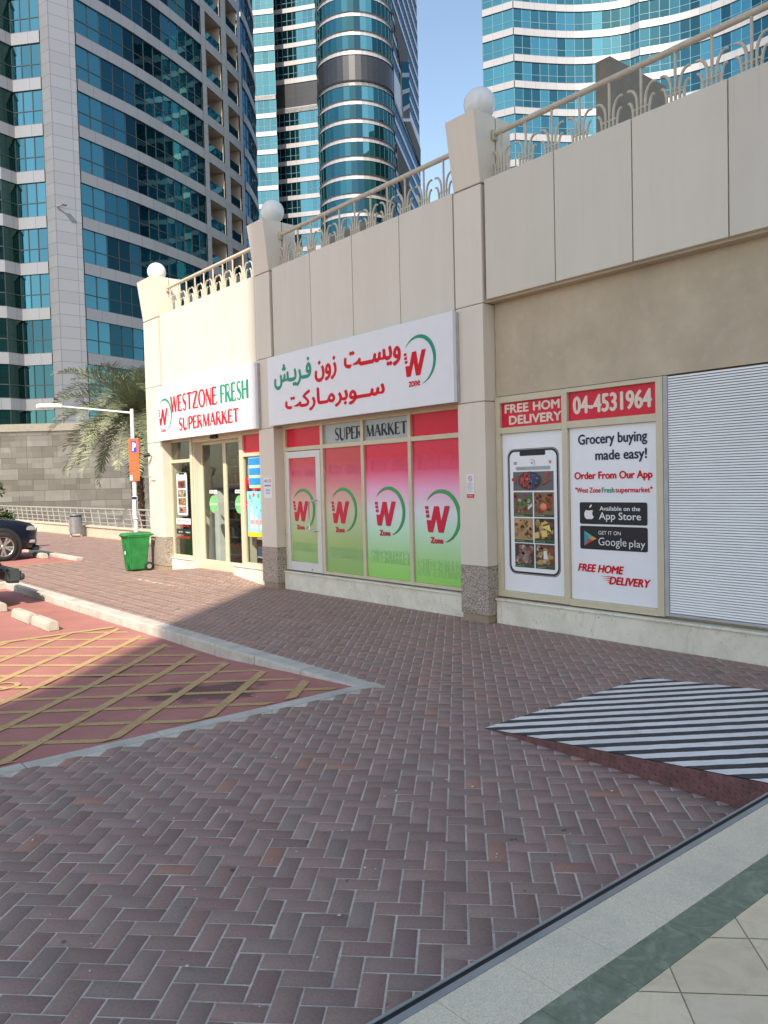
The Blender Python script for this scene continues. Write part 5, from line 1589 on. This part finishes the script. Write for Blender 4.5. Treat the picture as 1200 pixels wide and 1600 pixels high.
tr_ = thing('street_tree', 'dark green leafy tree at the left edge by the parked cars', 'tree', (3.6, 26.6, 0))
s = MB(); rr = random.Random(9)
s.tube([(0, 0, 0), (.05, 0, .8), (-.02, .03, 1.6)], [.11, .09, .075], 10)
tips = []
for k in range(22):
    a = k * 2.4; e = rr.uniform(.1, 1.1); ln = rr.uniform(1.0, 1.9)
    b = Vector((math.cos(a) * math.cos(e), math.sin(a) * math.cos(e), math.sin(e)))
    p0 = Vector((-.02, .03, 1.1 + .5 * rr.random())); p1 = p0 + b * ln * .5 + Vector((0, 0, .1)); p2 = p0 + b * ln
    s.tube([p0, p1, p2], [.035, .022, .009], 6)
    tips += [(p1, .35), (p2, .42), (p0.lerp(p2, .75), .42)]
# branches that reach toward the pavement
for tip in ((2.95, .25, 2.0), (3.2, .0, 1.1)):
    p2 = Vector(tip); p0 = Vector((0, 0, 1.3)); p1 = p0.lerp(p2, .5) + Vector((0, 0, .35))
    s.tube([p0, p1, p2], [.05, .03, .008], 6); tips += [(p2, .28), (p2 + Vector((-.3, 0, .05)), .33), (p1, .45), (p1.lerp(p2, .5), .42), (p0.lerp(p1, .6), .45)]
s.build('trunk', 'bark', tr_)
s = MB()
for c, r_ in tips:
    for k in range(190):
        v = Vector((rr.gauss(0, 1), rr.gauss(0, 1), rr.gauss(0, .8))); v = v.normalized() * r_ * rr.random() ** .5
        q = c + v; d1 = Vector((rr.gauss(0, 1), rr.gauss(0, 1), rr.gauss(0, .5) - .3)).normalized(); d2 = d1.cross(Vector((rr.random() - .5, rr.random() - .5, 1))).normalized()
        l_ = rr.uniform(.09, .16); w_ = l_ * .28
        s.face([q, q + d1 * l_ * .5 + d2 * w_, q + d1 * l_, q + d1 * l_ * .5 - d2 * w_], 0, False, (rr.random(),) * 3)
s.build('crown', 'tree_leaf', tr_)
# ------------------------------------------------------------------ towers
def resample(path, step):
    """points along a polyline about every step metres, keeping its corners"""
    out = [Vector(path[0])]
    for a, b in zip(path[:-1], path[1:]):
        a, b = Vector(a), Vector(b); n = max(1, round((b - a).length / step))
        for k in range(1, n + 1): out.append(a.lerp(b, k / n))
    return out
def smooth_path(path, n=60):
    """Catmull-Rom through plan points"""
    P = [Vector(p) for p in path]; P = [P[0] * 2 - P[1]] + P + [P[-1] * 2 - P[-2]]
    out = []
    for i in range(1, len(P) - 2):
        m_ = max(2, n // (len(P) - 3))
        for k in range(m_):
            t_ = k / m_; a, b, c, d = P[i - 1], P[i], P[i + 1], P[i + 2]
            out.append(0.5 * ((2 * b) + (c - a) * t_ + (2 * a - 5 * b + 4 * c - d) * t_ ** 2 + (3 * b - a - 3 * c + d) * t_ ** 3))
    out.append(P[-2]); return out
def by_length(pts, step):
    L = [0]
    for a, b in zip(pts[:-1], pts[1:]): L.append(L[-1] + (b - a).length)
    n = max(1, round(L[-1] / step)); out = []; j = 0
    for k in range(n + 1):
        s_ = L[-1] * k / n
        while j < len(L) - 2 and L[j + 1] < s_: j += 1
        out.append(pts[j].lerp(pts[j + 1], min(1, (s_ - L[j]) / max(1e-6, L[j + 1] - L[j]))))
    return out
def normals(pts, side):
    N_ = []
    for k in range(len(pts)):
        d = (pts[min(k + 1, len(pts) - 1)] - pts[max(k - 1, 0)]).normalized()
        N_.append(Vector((d.y, -d.x)) * side)
    return N_
def ribbon(parent, pts, side, z0, z1, tint, glass, mull, split=0.40, name='window', every=1, mw_=.035):
    """one storey's strip window: a tinted pane per bay, mullions and a transom"""
    N_ = normals(pts, side); m_ = MB()
    zm = z0 + (z1 - z0) * split
    for k in range(len(pts) - 1):
        a, b = pts[k], pts[k + 1]
        for (p, q, r_) in ((z0, zm, 0), (zm, z1, 1)):
            m_.face([(a.x, a.y, p), (b.x, b.y, p), (b.x, b.y, q), (a.x, a.y, q)], 0, False, tint(k, r_))
    for k in range(0, len(pts), every):
        d = Vector((-N_[k].y, N_[k].x)); o = pts[k] + N_[k] * .04
        a, b = o - d * mw_, o + d * mw_
        m_.face([(a.x, a.y, z0), (b.x, b.y, z0), (b.x, b.y, z1), (a.x, a.y, z1)], 1)
        for e in (a, b): 
            i_ = e - N_[k] * .06
            m_.face([(e.x, e.y, z0), (i_.x, i_.y, z0), (i_.x, i_.y, z1), (e.x, e.y, z1)], 1)
    for k in range(len(pts) - 1):
        a, b = pts[k] + N_[k] * .035, pts[k + 1] + N_[k + 1] * .035
        m_.face([(a.x, a.y, zm - .035), (b.x, b.y, zm - .035), (b.x, b.y, zm + .035), (a.x, a.y, zm + .035)], 1)
    return m_.build(name, [glass, mull], parent)
def band(m_, pts, side, z0, z1, out=.13, mi=0, u0=0.0):
    N_ = normals(pts, side); u = u0
    for k in range(len(pts) - 1):
        a, b = pts[k] + N_[k] * out, pts[k + 1] + N_[k + 1] * out
        l_ = (b - a).length
        m_.face([(a.x, a.y, z0), (b.x, b.y, z0), (b.x, b.y, z1), (a.x, a.y, z1)], mi, False, None, [(u, z0 - z0 + .0), (u + l_, .0), (u + l_, z1 - z0), (u, z1 - z0)])
        ia, ib = pts[k] - N_[k] * .1, pts[k + 1] - N_[k + 1] * .1
        for z in (z0, z1): m_.face([(a.x, a.y, z), (b.x, b.y, z), (ib.x, ib.y, z), (ia.x, ia.y, z)], mi, False, None, [(u, .1)] * 4)
        u += l_
def pier_faces(m_, pts, side, z0, z1, out=.14, mi=0, panel=.97):
    """solid cladding of storey-high panels"""
    N_ = normals(pts, side); u = 0
    for k in range(len(pts) - 1):
        a, b = pts[k] + N_[k] * out * 0, pts[k + 1]
        l_ = (b - a).length
        m_.face([(a.x, a.y, z0), (b.x, b.y, z0), (b.x, b.y, z1), (a.x, a.y, z1)], mi, False, None, [(u, z0), (u + l_, z0), (u + l_, z1), (u, z1)])
        u += l_
def core(m_, poly, z0, z1, mi=0):
    n = len(poly)
    for k in range(n):
        a, b = poly[k], poly[(k + 1) % n]
        m_.face([(a[0], a[1], z0), (b[0], b[1], z0), (b[0], b[1], z1), (a[0], a[1], z1)], mi, False, None, [(0, 0), (1, 0), (1, 1), (0, 1)])
    m_.face([(p[0], p[1], z1) for p in poly], mi, False, None, [(0, 0)] * n)
def h01(*a):
    x = math.sin(sum(v * k for v, k in zip(a, (12.9898, 78.233, 37.719, 11.13)))) * 43758.5453
    return x - math.floor(x)
def sc3(c, k): return tuple(v * k for v in c)

# --- left tower
lt = thing('curved_tower', 'grey panelled tower with blue strip windows and balconies behind the palm', 'tower', (0, 0, 0))
ZT = [32.6 + 3.5 * j for j in range(-8, 8)]
WH = 2.58
segA = by_length([Vector(p) for p in ((12.0, 69.5), (16.9, 65.68), (18.66, 66.25))], 1.45)
segB = by_length([Vector((18.66, 66.25)), Vector((20.25, 64.41))], .82)
pierp = [Vector(p) for p in ((20.25, 64.41), (20.14, 64.06), (20.40, 63.03), (22.41, 62.98))]
main = smooth_path([(22.41, 63.01), (28.6, 65.26), (36.23, 69.09), (42.59, 73.17), (45.99, 76.55), (48.9, 80.57), (50.4, 85.72), (49.5, 92)], 160)
def sub(a, b):
    ia = min(range(len(main)), key=lambda k: (main[k] - Vector(a)).length); ib = min(range(len(main)), key=lambda k: (main[k] - Vector(b)).length)
    return main[ia:ib + 1]
mW = by_length(sub((22.41, 63.01), (36.23, 69.09)), 1.18)
mP1 = by_length(sub((36.23, 69.09), (36.75, 69.31)), .5)
mB1 = by_length(sub((36.75, 69.31), (39.42, 70.92)), 1.5)
mP2 = by_length(sub((39.42, 70.92), (40.31, 71.37)), .5)
mB2 = by_length(sub((40.31, 71.37), (42.4, 73.0)), 1.3)
mP3 = by_length(sub((42.4, 73.0), (43.0, 73.5)), .5)
mE = by_length(sub((43.16, 73.62), (49.5, 92)), 1.1)
w_ = MB()
for j, zt in enumerate(ZT):
    zb0, zb1 = zt, zt + 3.5 - WH
    for seg in (segA, segB, mW, mP1, mB1, mP2, mB2, mP3, mE): band(w_, seg, 1, zb0, zb1, .12)
zlo, zhi = 0, ZT[-1] + 1
pier_faces(w_, pierp, 1, zlo, zhi)
for seg in (mP1, mP2, mP3): band(w_, seg, 1, zlo, zhi, .13)
core(w_, [(12.2, 69.9), (16.9, 66.1), (18.66, 66.6), (20.6, 66.6), (22.6, 64.9), (30, 68), (36.4, 71.6), (43, 76.5), (47, 83), (47.5, 92), (10, 92)], 0, ZT[-1] + .9, 1)
w_.build('facade', ['panel_aluminium', 'balcony_dark'], lt)
for j, zt in enumerate(ZT):
    z0 = zt - WH
    ribbon(lt, segA, 1, z0, zt, lambda k, r_: sc3((.55, .6, .55), .8 + .4 * h01(k, j, 1)), 'glass_green', 'mullion_dark')
    ribbon(lt, segB, 1, z0, zt, lambda k, r_: sc3((1, 1, 1), .85 + .35 * h01(k, j, 2) - (.45 if j < 4 else 0)), 'glass_teal', 'mullion_dark', every=1)
    def tm(k, r_):
        g_ = h01(k // 2, j // 1, 5)
        if k < 2: return sc3((1.0, 1.05, 1.05), 1.0)
        if 9 <= k <= 10 and g_ < .75: return sc3((1.0, 1.2, 1.05), .9 * (.6 + .6 * h01(k, j, r_)))
        v_ = .22 if g_ < .5 else (.42 if g_ < .85 else .7)
        return sc3((.8, .95, 1.05), v_ * (.85 + .3 * h01(k, j, 9)))
    ribbon(lt, mW, 1, z0, zt, tm, 'glass_teal', 'mullion_dark')
    ribbon(lt, mE, 1, z0, zt, lambda k, r_: sc3((.85, .9, 1.15), .6 + .25 * h01(k, j, 4)), 'glass_teal', 'mullion_dark')
    for seg in (mB1, mB2):
        N_ = normals(seg, 1); a, b = seg[0], seg[-1]; nn = (N_[0] + N_[-1]).normalized(); ia, ib = a - nn * 1.5, b - nn * 1.5
        m_ = MB()
        P = lambda v, z: (v.x, v.y, z)
        m_.face([P(ia, z0 - .02), P(ib, z0 - .02), P(ib, zt + .02), P(ia, zt + .02)], 0)
        m_.face([P(a, z0 - .02), P(ia, z0 - .02), P(ia, zt + .02), P(a, zt + .02)], 0)
        m_.face([P(b, z0 - .02), P(ib, z0 - .02), P(ib, zt + .02), P(b, zt + .02)], 0)
        m_.face([P(a, zt - .002), P(b, zt - .002), P(ib, zt - .002), P(ia, zt - .002)], 0)
        m_.face([P(a, z0 + .002), P(b, z0 + .002), P(ib, z0 + .002), P(ia, z0 + .002)], 0)
        c_, d_ = ia.lerp(ib, .15) + nn * .03, ia.lerp(ib, .75) + nn * .03
        m_.face([P(c_, z0 + .05), P(d_, z0 + .05), P(d_, zt - .35), P(c_, zt - .35)], 1)
        bo = m_.build('balcony', ['balcony_beige', 'car_glass'], lt)
        m_ = MB(); a2, b2 = a - nn * .06, b - nn * .06
        m_.face([P(a2, z0 + .05), P(b2, z0 + .05), P(b2, z0 + 1.0), P(a2, z0 + 1.0)], 0, False, (.8, .9, 1.0)); bl = m_.build('balustrade', 'glass_teal', bo)
cm = thing('security_camera', 'small grey camera on a bracket high on the tower pier', 'camera', (20.55, 62.95, 23.4))
s = MB(); s.tube([(0, 0, 0), (.35, -.45, .1)], .06, 6); s.bbox(.2, .55, -.75, -.35, .0, .22, .02); s.build('body', 'metal_grey', cm)

# --- middle tower with a round front
mt = thing('round_front_tower', 'blue glass tower with white bands and a rounded front in the middle', 'tower', (0, 0, 0))
M1 = by_length([Vector((80.73, 138.66)), Vector((85.69, 133.22))], 1.25)
M2 = by_length([Vector((89.0, 139.2)), Vector((91.58, 135.88)), Vector((94.9, 131.4))], 1.05)
cc = Vector((99.4, 125.7)); rad = 7.55
ca_ = math.atan2(-cc.y, -cc.x)
Cy = [cc + Vector((math.cos(ca_ - R(105) + R(210) * k / 24), math.sin(ca_ - R(105) + R(210) * k / 24))) * rad for k in range(25)][::-1]
sd = (Vector((130.78, 141.46)) - Vector((105.22, 120.87)))
Sd = by_length([Vector((105.0, 120.7)), Vector((130.78, 141.46))], 1.6)
Sc = -1 if False else 1
w_ = MB()
floors = [82.9 + 3.45 * k for k in range(0, 11)]          # bottoms of glass above the dark storey
low = [76.15 - 3.45 * (k + 1) + .9 for k in range(0, 12)]  # bottoms of glass below it
def tint_cyl(k, j):  # dark and bright columns paint reflected buildings into the round front
    if k in (13, 14): return sc3((1.0, 1.05, 1.0), 1.05)
    if k in (11, 12): return (.22, .26, .3)
    if k < 11: return sc3((.55, .75, .8), .55 + .25 * h01(k, j, 3))
    return sc3((.55, .68, .72), .45 + .35 * h01(k // 3, j, 8))
for j, z in enumerate(floors + low):
    z1 = z + 2.55
    for seg in (M1, M2, Cy): band(w_, seg, 1, z1, z1 + .9, .15)
    band(w_, Sd, 1, z1, z1 + .9, .1, 1)
    ribbon(mt, M1, 1, z, z1, lambda k, r_: sc3((.85, 1, 1), .62 + .2 * h01(k, j, 1)), 'glass_aqua', 'mullion_blue')
    ribbon(mt, M2, 1, z, z1, lambda k, r_: (sc3((.3, .42, .5), .55 + .2 * h01(k, j)) if k < 4 else sc3((.8, .95, 1), .7 + .3 * h01(k, j, 1))), 'glass_aqua', 'mullion_blue')
    ribbon(mt, Cy, 1, z, z1, lambda k, r_: tint_cyl(24 - 1 - k, j), 'glass_aqua', 'mullion_blue')
    ribbon(mt, Sd, 1, z, z1, lambda k, r_: sc3((.75, .85, 1.2), .8 + .15 * h01(k, j)), 'glass_teal', 'panel_silver', mw_=.06)
band(w_, M1, 1, 81.6, 82.9, .15); band(w_, M1, 1, 76.15, 77.0, .15)
ribbon(mt, M1, 1, 77.0, 81.6, lambda k, r_: sc3((.85, 1, 1), .62 + .2 * h01(k, 3)), 'glass_aqua', 'mullion_blue')
for seg in (M2, Cy):
    band(w_, seg, 1, 81.9, 82.9, .15); band(w_, seg, 1, 76.15, 77.2, .15)
    m_ = MB(); band(m_, seg, 1, 77.2, 81.9, .02); m_.build('louvre_storey', 'panel_dark', mt)
band(w_, Sd, 1, 76.15, 82.9, .1, 1)
core(w_, [(80.9, 139.2), (85.9, 134.0), (88, 141), (91.8, 137), (95.2, 133), (104, 124), (130.4, 142.4), (110, 165), (85, 150)], 0, 121.5, 2)
w_.build('facade', ['panel_silver', 'panel_pale', 'panel_dark'], mt)
# dark slabs proud of the side wall, painting in the shade of its diagonal voids, with their own short strip windows
A_ = Vector((105.22, 120.87)); sdn = Vector((sd.y, -sd.x)).normalized()
def sp(u, z, o=.25): 
    p = A_ + sd * u + sdn * o
    return (p.x, p.y, z)
for poly in ([(.039, 94.3), (.515, 93.9), (.542, 81), (.268, 77.1), (.234, 86.4), (.10, 90.5)], [(.317, 77.1), (.565, 80.6), (1.0, 80.3), (.984, 76.1)], [(.025, 68.6), (.434, 68.6), (.483, 60.0), (.30, 58), (.068, 62.5)]):
    m_ = MB(); n = len(poly)
    m_.face([sp(*p) for p in poly])
    for i in range(n): m_.face([sp(*poly[i]), sp(*poly[(i + 1) % n]), sp(*poly[(i + 1) % n], 0), sp(*poly[i], 0)])
    m_.build('void_shade', 'balcony_dark', mt)
for (ua, za, ub, zb) in ((.236, 84.9, .53, 89.6), (.24, 81.5, .53, 86.4), (.255, 78.2, .53, 83.1)):
    m_ = MB(); m_.face([sp(ua, za, .35), sp(ub, zb, .35), sp(ub, zb + .9, .35), sp(ua, za + .9, .35)]); m_.build('sill_band', 'panel_silver', mt)
    m_ = MB(); m_.face([sp(ua, za + .9, .33), sp(ub, zb + .9, .33), sp(ub, zb + 3.2, .33), sp(ua, za + 3.2, .33)], 0, False, (.35, .45, .5)); m_.build('window', 'glass_teal', mt)

# --- right tower
rw = thing('wavy_tower', 'pale tower with white bands and aqua glass seen through the terrace railing', 'tower', (0, 0, 0))
R1 = by_length([Vector((83.29, 76.82)), Vector((84.98, 72.78))], 1.5)
R2 = by_length(smooth_path([(84.98, 72.78), (88.76, 70.7), (92.54, 68.23), (95.65, 65.25), (97.29, 62.84)], 60), 1.25)
R2b = by_length([Vector((97.29, 62.84)), Vector((97.56, 61.55))], .66)
R3 = by_length(smooth_path([(97.56, 61.55), (99.75, 58.14), (101.18, 54.43), (101.9, 50.53), (101.94, 46.51), (101.54, 41.81), (100.2, 36)], 70), 1.3)
w_ = MB()
zc = [62.2 + 3.5 * k for k in range(-7, 5)]
for j, z in enumerate(zc):
    for q, seg in enumerate((R1, R2, R2b, R3)):
        band(w_, seg, 1, z - .47, z + .47, .15)
        def tr_(k, r_):  # tint runs by column, colouring in mirrored neighbours, plus random panes
            if q == 0: return sc3((.85, 1, 1), .85 + .25 * h01(k, j, 1))
            if q == 2: return sc3((.8, .95, .95), .7)
            if q == 1:
                g_ = h01(k, j, 6)
                v_ = .95 if g_ < .55 else (.62 if g_ < .85 else .45)
                if k > 9: v_ = .35 + .45 * h01(k // 2, j, 2)
                return sc3((.75, .95, 1.02), v_)
            if k < 5: return sc3((.35, .48, .55), .6 + .5 * h01(k, j, 3))
            if k in (6, 7, 9, 10): return sc3((.8, 1.0, 1.1), .95)
            return sc3((.38, .5, .56), .6 + .4 * h01(k // 2, j, 3))
        ribbon(rw, seg, 1, z + .47, z + 3.03, tr_, 'glass_aqua', 'mullion_blue', split=.36)
core(w_, [(83.6, 77.2), (85.4, 73.4), (93, 69), (98, 63), (100.4, 58.4), (102.5, 50), (102.4, 42), (101, 36), (140, 36), (140, 100), (113.5, 104.2)], 0, zc[-1] + 3.0, 1)
w_.build('facade', ['panel_silver', 'panel_dark'], rw)

# --- the tower behind the photographer: it throws the shade over the right half of the scene
ct_ = thing('shade_tower', 'tall grey tower behind the viewer whose shadow covers the pavement', 'tower', (0, 0, 0))
E0 = Vector((1.88 - .76 * 26, 7.88 - .65 * 26)); da = Vector((.65, -.76)); db = Vector((-.76, -.65))
front = by_length([E0, E0 + da * 18], 2.3); sideb = by_length([E0 + db * 16, E0], 2.4)
w_ = MB()
for j in range(15):
    z = 3.6 * j
    for q, seg in enumerate((front, sideb)):
        band(w_, seg, 1, z + 2.6, z + 3.6, .12)
        ribbon(ct_, seg, 1, z, z + 2.6, lambda k, r_: sc3((.7, .8, .85), .5 + .5 * h01(k, j, 3)), 'glass_teal', 'mullion_dark')
core(w_, [tuple(E0 - da * .0 + db * .3 + da * .3), tuple(E0 + da * 18 + db * .3), tuple(E0 + da * 18 + db * 16), tuple(E0 + db * 16 + da * .3)], 0, 53.9, 0)
w_.build('facade', 'panel_pale', ct_)
# ------------------------------------------------------------------ parked cars, noses toward the kerb
def wheel(parent, x, y, z, r, wdt, spokes=10, side=-1):
    mw = Matrix.Translation((x, y, z)) @ Matrix.Rotation(R(90 * side), 4, 'X')
    h = wdt / 2
    w0 = MB(); w0.lathe([(r * .68, -h), (r * .78, -h - .005), (r * .93, -h + .005), (r, -h + .05), (r, h - .05), (r * .93, h - .005), (r * .78, h + .005), (r * .68, h), (r * .66, h - .02)], 32, mw=mw)
    wo = w0.build('wheel', 'tyre', parent)
    w1 = MB(); w1.lathe([(r * .69, h - .01), (r * .66, h - .005), (r * .63, h - .03), (r * .62, h - .14)], 32, mw=mw)
    for k in range(spokes):
        a = 2 * math.pi * k / spokes + (.12 if k % 2 else -.12)
        ca, sa = math.cos(a), math.sin(a)
        def Q(rr_, off, zz): return mw @ Vector((rr_ * ca - off * sa, rr_ * sa + off * ca, zz))
        V = [Q(r * .10, -.018, h - .03), Q(r * .10, .018, h - .03), Q(r * .66, .030, h - .02), Q(r * .66, -.030, h - .02), Q(r * .10, -.018, h - .08), Q(r * .10, .018, h - .08), Q(r * .66, .030, h - .08), Q(r * .66, -.030, h - .08)]
        w1.mesh(V, [(0, 1, 2, 3), (0, 4, 5, 1), (1, 5, 6, 2), (2, 6, 7, 3), (3, 7, 4, 0)])
    w1.lathe([(0, h - .022), (r * .12, h - .022), (r * .16, h - .04), (r * .16, h - .1)], 20, mw=mw)
    w1.build('rim', 'rim_alloy', wo)
    w2 = MB(); w2.lathe([(0, h - .15), (r * .66, h - .15), (r * .66, -h + .02), (0, -h + .02)], 24, mw=mw, smooth=False); w2.build('brake_drum', 'rubber_black', wo)
    return wo
def loft_body(secs):
    """secs: (x, zb, zs, zt, w, wt): sill height, shoulder height, top height, half width, top half width"""
    bm = bmesh.new(); rings = []
    for x, zb, zs, zt, w_, wt in secs:
        half = [(w_ * .80, zb), (w_ * .96, zb + .04), (w_, zb + (zs - zb) * .35), (w_ * .985, zb + (zs - zb) * .62), (w_, zs - .05), (w_ * .975, zs), (wt + (w_ * .975 - wt) * .12, zt - (zt - zs) * .16), (wt * .92, zt - .012), (wt * .5, zt + .008)]
        pts = [(-a, b) for a, b in half] + [(0, zt + .014)] + [(a, b) for a, b in half[::-1]]
        rings.append([bm.verts.new((x, p[0], p[1])) for p in pts])
    for a, b in zip(rings[:-1], rings[1:]):
        for i in range(len(a) - 1): bm.faces.new((a[i], a[i + 1], b[i + 1], b[i]))
        bm.faces.new((a[-1], a[0], b[0], b[-1]))
    bm.faces.new(rings[0]); bm.faces.new(rings[-1][::-1])
    bmesh.ops.recalc_face_normals(bm, faces=bm.faces)
    bmesh.ops.subdivide_edges(bm, edges=[e for e in bm.edges], cuts=1, use_grid_fill=True, smooth=.6) if False else None
    return bm
suv = thing('parked_car', 'dark blue sport utility car parked nose to the kerb at the left edge', 'car', (6.74, 24.16, -.012))
suv.scale = (1.05, 1.05, 1.07)
secs = [(0, .36, .72, .78, .66, .56), (-.06, .30, .80, .87, .76, .64), (-.18, .26, .86, .94, .86, .72), (-.40, .25, .91, 1.00, .93, .78), (-.95, .25, .97, 1.07, .965, .82), (-1.45, .25, 1.00, 1.12, .975, .82),
        (-1.62, .25, 1.02, 1.17, .98, .80), (-2.45, .25, 1.05, 1.66, .98, .66), (-3.1, .25, 1.07, 1.70, .98, .66), (-4.1, .25, 1.10, 1.65, .975, .64), (-4.75, .30, 1.12, 1.36, .94, .66), (-4.98, .38, 1.02, 1.10, .86, .66)]
s = MB(); s.bm(loft_body(secs), 0, True); s.build('body', 'car_dark', suv)
for y in (-1, 1):
    s = MB()
    s.face([(-1.95, y * .955, 1.09), (-2.9, y * .965, 1.11), (-2.9, y * .735, 1.58), (-2.42, y * .745, 1.55)]); s.face([(-2.95, y * .965, 1.11), (-3.8, y * .965, 1.13), (-3.95, y * .74, 1.56), (-2.95, y * .735, 1.58)])
    s.build('side_window', 'car_glass', suv)
    s = MB(); taper(s, -.42, -.06, y * .60, y * .90, .74, -.52, -.14, y * .58, y * .90, .86, .02); s.build('headlight', 'lamp_glass', suv)
    s = MB(); s.bbox(-.40, -.10, y * .66, y * .88, .42, .50, .02); s.build('fog_lamp', 'lamp_glass', suv)
    s = MB(); taper(s, -1.95, -1.78, y * .98, y * 1.16, 1.08, -1.93, -1.80, y * .98, y * 1.15, 1.24, .03); s.build('mirror', 'car_dark', suv)
    s = MB()
    for cx in (-.92, -3.85):
        mw = Matrix.Translation((cx, y * .925, .37)) @ Matrix.Rotation(R(-90 * y), 4, 'X')
        s.lathe([(.0, .055), (.36, .055), (.41, .062), (.46, .062), (.475, .03), (.475, -.05)], 36, mw=mw)
    s.box(-3.4, -1.4, y * .90, y * .992, .24, .36)
    s.build('arch_trim', 'cladding_black', suv)
    for cx in (-.92, -3.85): wheel(suv, cx, y * .895, .37, .37, .24, 10, -1 if y > 0 else 1)
s = MB(); taper(s, -.2, .03, -.80, .80, .22, -.2, .035, -.74, .74, .34, .02); s.box(-.2, .012, -.55, .55, .36, .44); s.build('lower_bumper', 'cladding_black', suv)
s = MB(); taper(s, -.1, .022, -.44, .44, .50, -.12, .012, -.56, .56, .80, .02); g_ = s.build('grille', 'cladding_black', suv)
s = MB()
for k in range(6): s.bbox(.018, .034, -.46 - k * .012, .46 + k * .012, .535 + k * .045, .547 + k * .045, .003)
s.tube([(.03, -.60, .80), (.04, -.46, .51), (.045, 0, .49), (.04, .46, .51), (.03, .60, .80)], .014, 6); s.build('bar', 'chrome', g_)
s = MB(); s.face([(-1.68, -.76, 1.2), (-1.68, .76, 1.2), (-2.38, .62, 1.645), (-2.38, -.62, 1.645)]); s.build('windscreen', 'car_glass', suv)

jp = thing('parked_car', 'grey boxy off-road car whose black front bumper shows at the left edge', 'car', (4.02, 15.62, -.13))
s = MB(); s.bbox(-.24, -.02, -.60, .60, .42, .64, .03); taper(s, -.30, -.06, -.90, -.58, .42, -.28, -.05, -.88, -.58, .66, .04); taper(s, -.30, -.06, .58, .90, .42, -.28, -.05, .58, .88, .66, .04)
s.bbox(-.10, 0, -.88, -.62, .46, .58, .04); s.bbox(-.10, 0, .62, .88, .46, .58, .04)
bp = s.build('bumper', 'car_grey', jp)
s = MB()
for y in (-.72, .72): s.lathe([(0, 0), (.055, 0), (.06, -.02), (0, -.02)], 18, mw=Matrix.Translation((.004, y, .52)) @ Matrix.Rotation(R(90), 4, 'Y'))
for y in (-.35, .35): s.tube([(.0, y, .36), (.01, y, .44), (-.05, y, .46)], .016, 8)
s.build('fog_lamp', 'lamp_glass', bp)
s = MB(); s.bbox(-.5, -.36, -.70, .70, .58, 1.12, .04); s.bbox(-1.75, -.37, -.68, .68, .95, 1.16, .05); s.bbox(-1.75, -.45, -.55, .55, .4, 1.0, .02)
s.bbox(-4.0, -1.7, -.78, .78, .5, 1.14, .05); s.build('body', 'car_grey', jp)
s = MB()
taper(s, -4.0, -1.72, -.76, .76, 1.13, -3.95, -2.0, -.66, .66, 1.80, .04); s.build('cabin', 'cladding_black', jp)
for y in (-1, 1):
    s = MB(); s.face([(-2.0, y * .758, 1.2), (-2.75, y * .758, 1.2), (-2.75, y * .695, 1.68), (-2.12, y * .695, 1.68)]); s.face([(-2.85, y * .758, 1.2), (-3.85, y * .758, 1.2), (-3.85, y * .69, 1.68), (-2.85, y * .695, 1.68)]); s.build('side_window', 'car_glass', jp)
    s = MB(); s.lathe([(0, .02), (.085, .02), (.095, 0), (0, 0)], 22, mw=Matrix.Translation((-.355, y * .5, .9)) @ Matrix.Rotation(R(90), 4, 'Y')); s.build('headlight', 'lamp_glass', jp)
    s = MB()
    for x0 in (-1.32, -3.75):
        P = [(x0 + .02, .62), (x0 + .16, .98), (x0 + .82, .98), (x0 + 1.0, .66)]
        V = []; 
        for (x, z) in P: V += [(x, y * .66, z), (x, y * .93, z - .02), (x, y * .93, z - .09)]
        for k in range(3):
            s.face([V[3 * k], V[3 * k + 1], V[3 * k + 4], V[3 * k + 3]]); s.face([V[3 * k + 1], V[3 * k + 2], V[3 * k + 5], V[3 * k + 4]])
    s.build('fender', 'cladding_black', jp)
    for x in (-.82, -3.2): wheel(jp, x, y * .78, .39, .39, .26, 5, -1 if y > 0 else 1)
s = MB()
for k in range(7): s.bbox(-.362, -.352, -.34 + k * .105, -.30 + k * .105, .70, 1.04, .004)
s.build('grille_slot', 'ink_black', jp)
s = MB(); s.face([(-1.78, -.70, 1.17), (-1.78, .70, 1.17), (-1.98, .64, 1.76), (-1.98, -.64, 1.76)]); s.build('windscreen', 'car_glass', jp)

# leaf and paper scraps on the paving
s = MB(); rr = random.Random(21)
for k in range(60):
    x, y = rr.uniform(.6, 4.3), rr.uniform(2.1, 5.6)
    if rr.random() < .4: x, y = rr.uniform(1.5, 4.2), rr.uniform(6.2, 9.5)
    z = (road_z(y) if y > 5.9 else .001) + .006; r_ = rr.uniform(.004, .010); a = rr.random() * 6.28
    s.face([(x + r_ * rr.uniform(.6, 1.3) * math.cos(a + q), y + r_ * rr.uniform(.5, 1.2) * math.sin(a + q), z + rr.uniform(0, .004)) for q in (0, 1.3, 2.6, 3.9, 5.2)])
s.build('litter', 'ink_cream', kind='stuff')
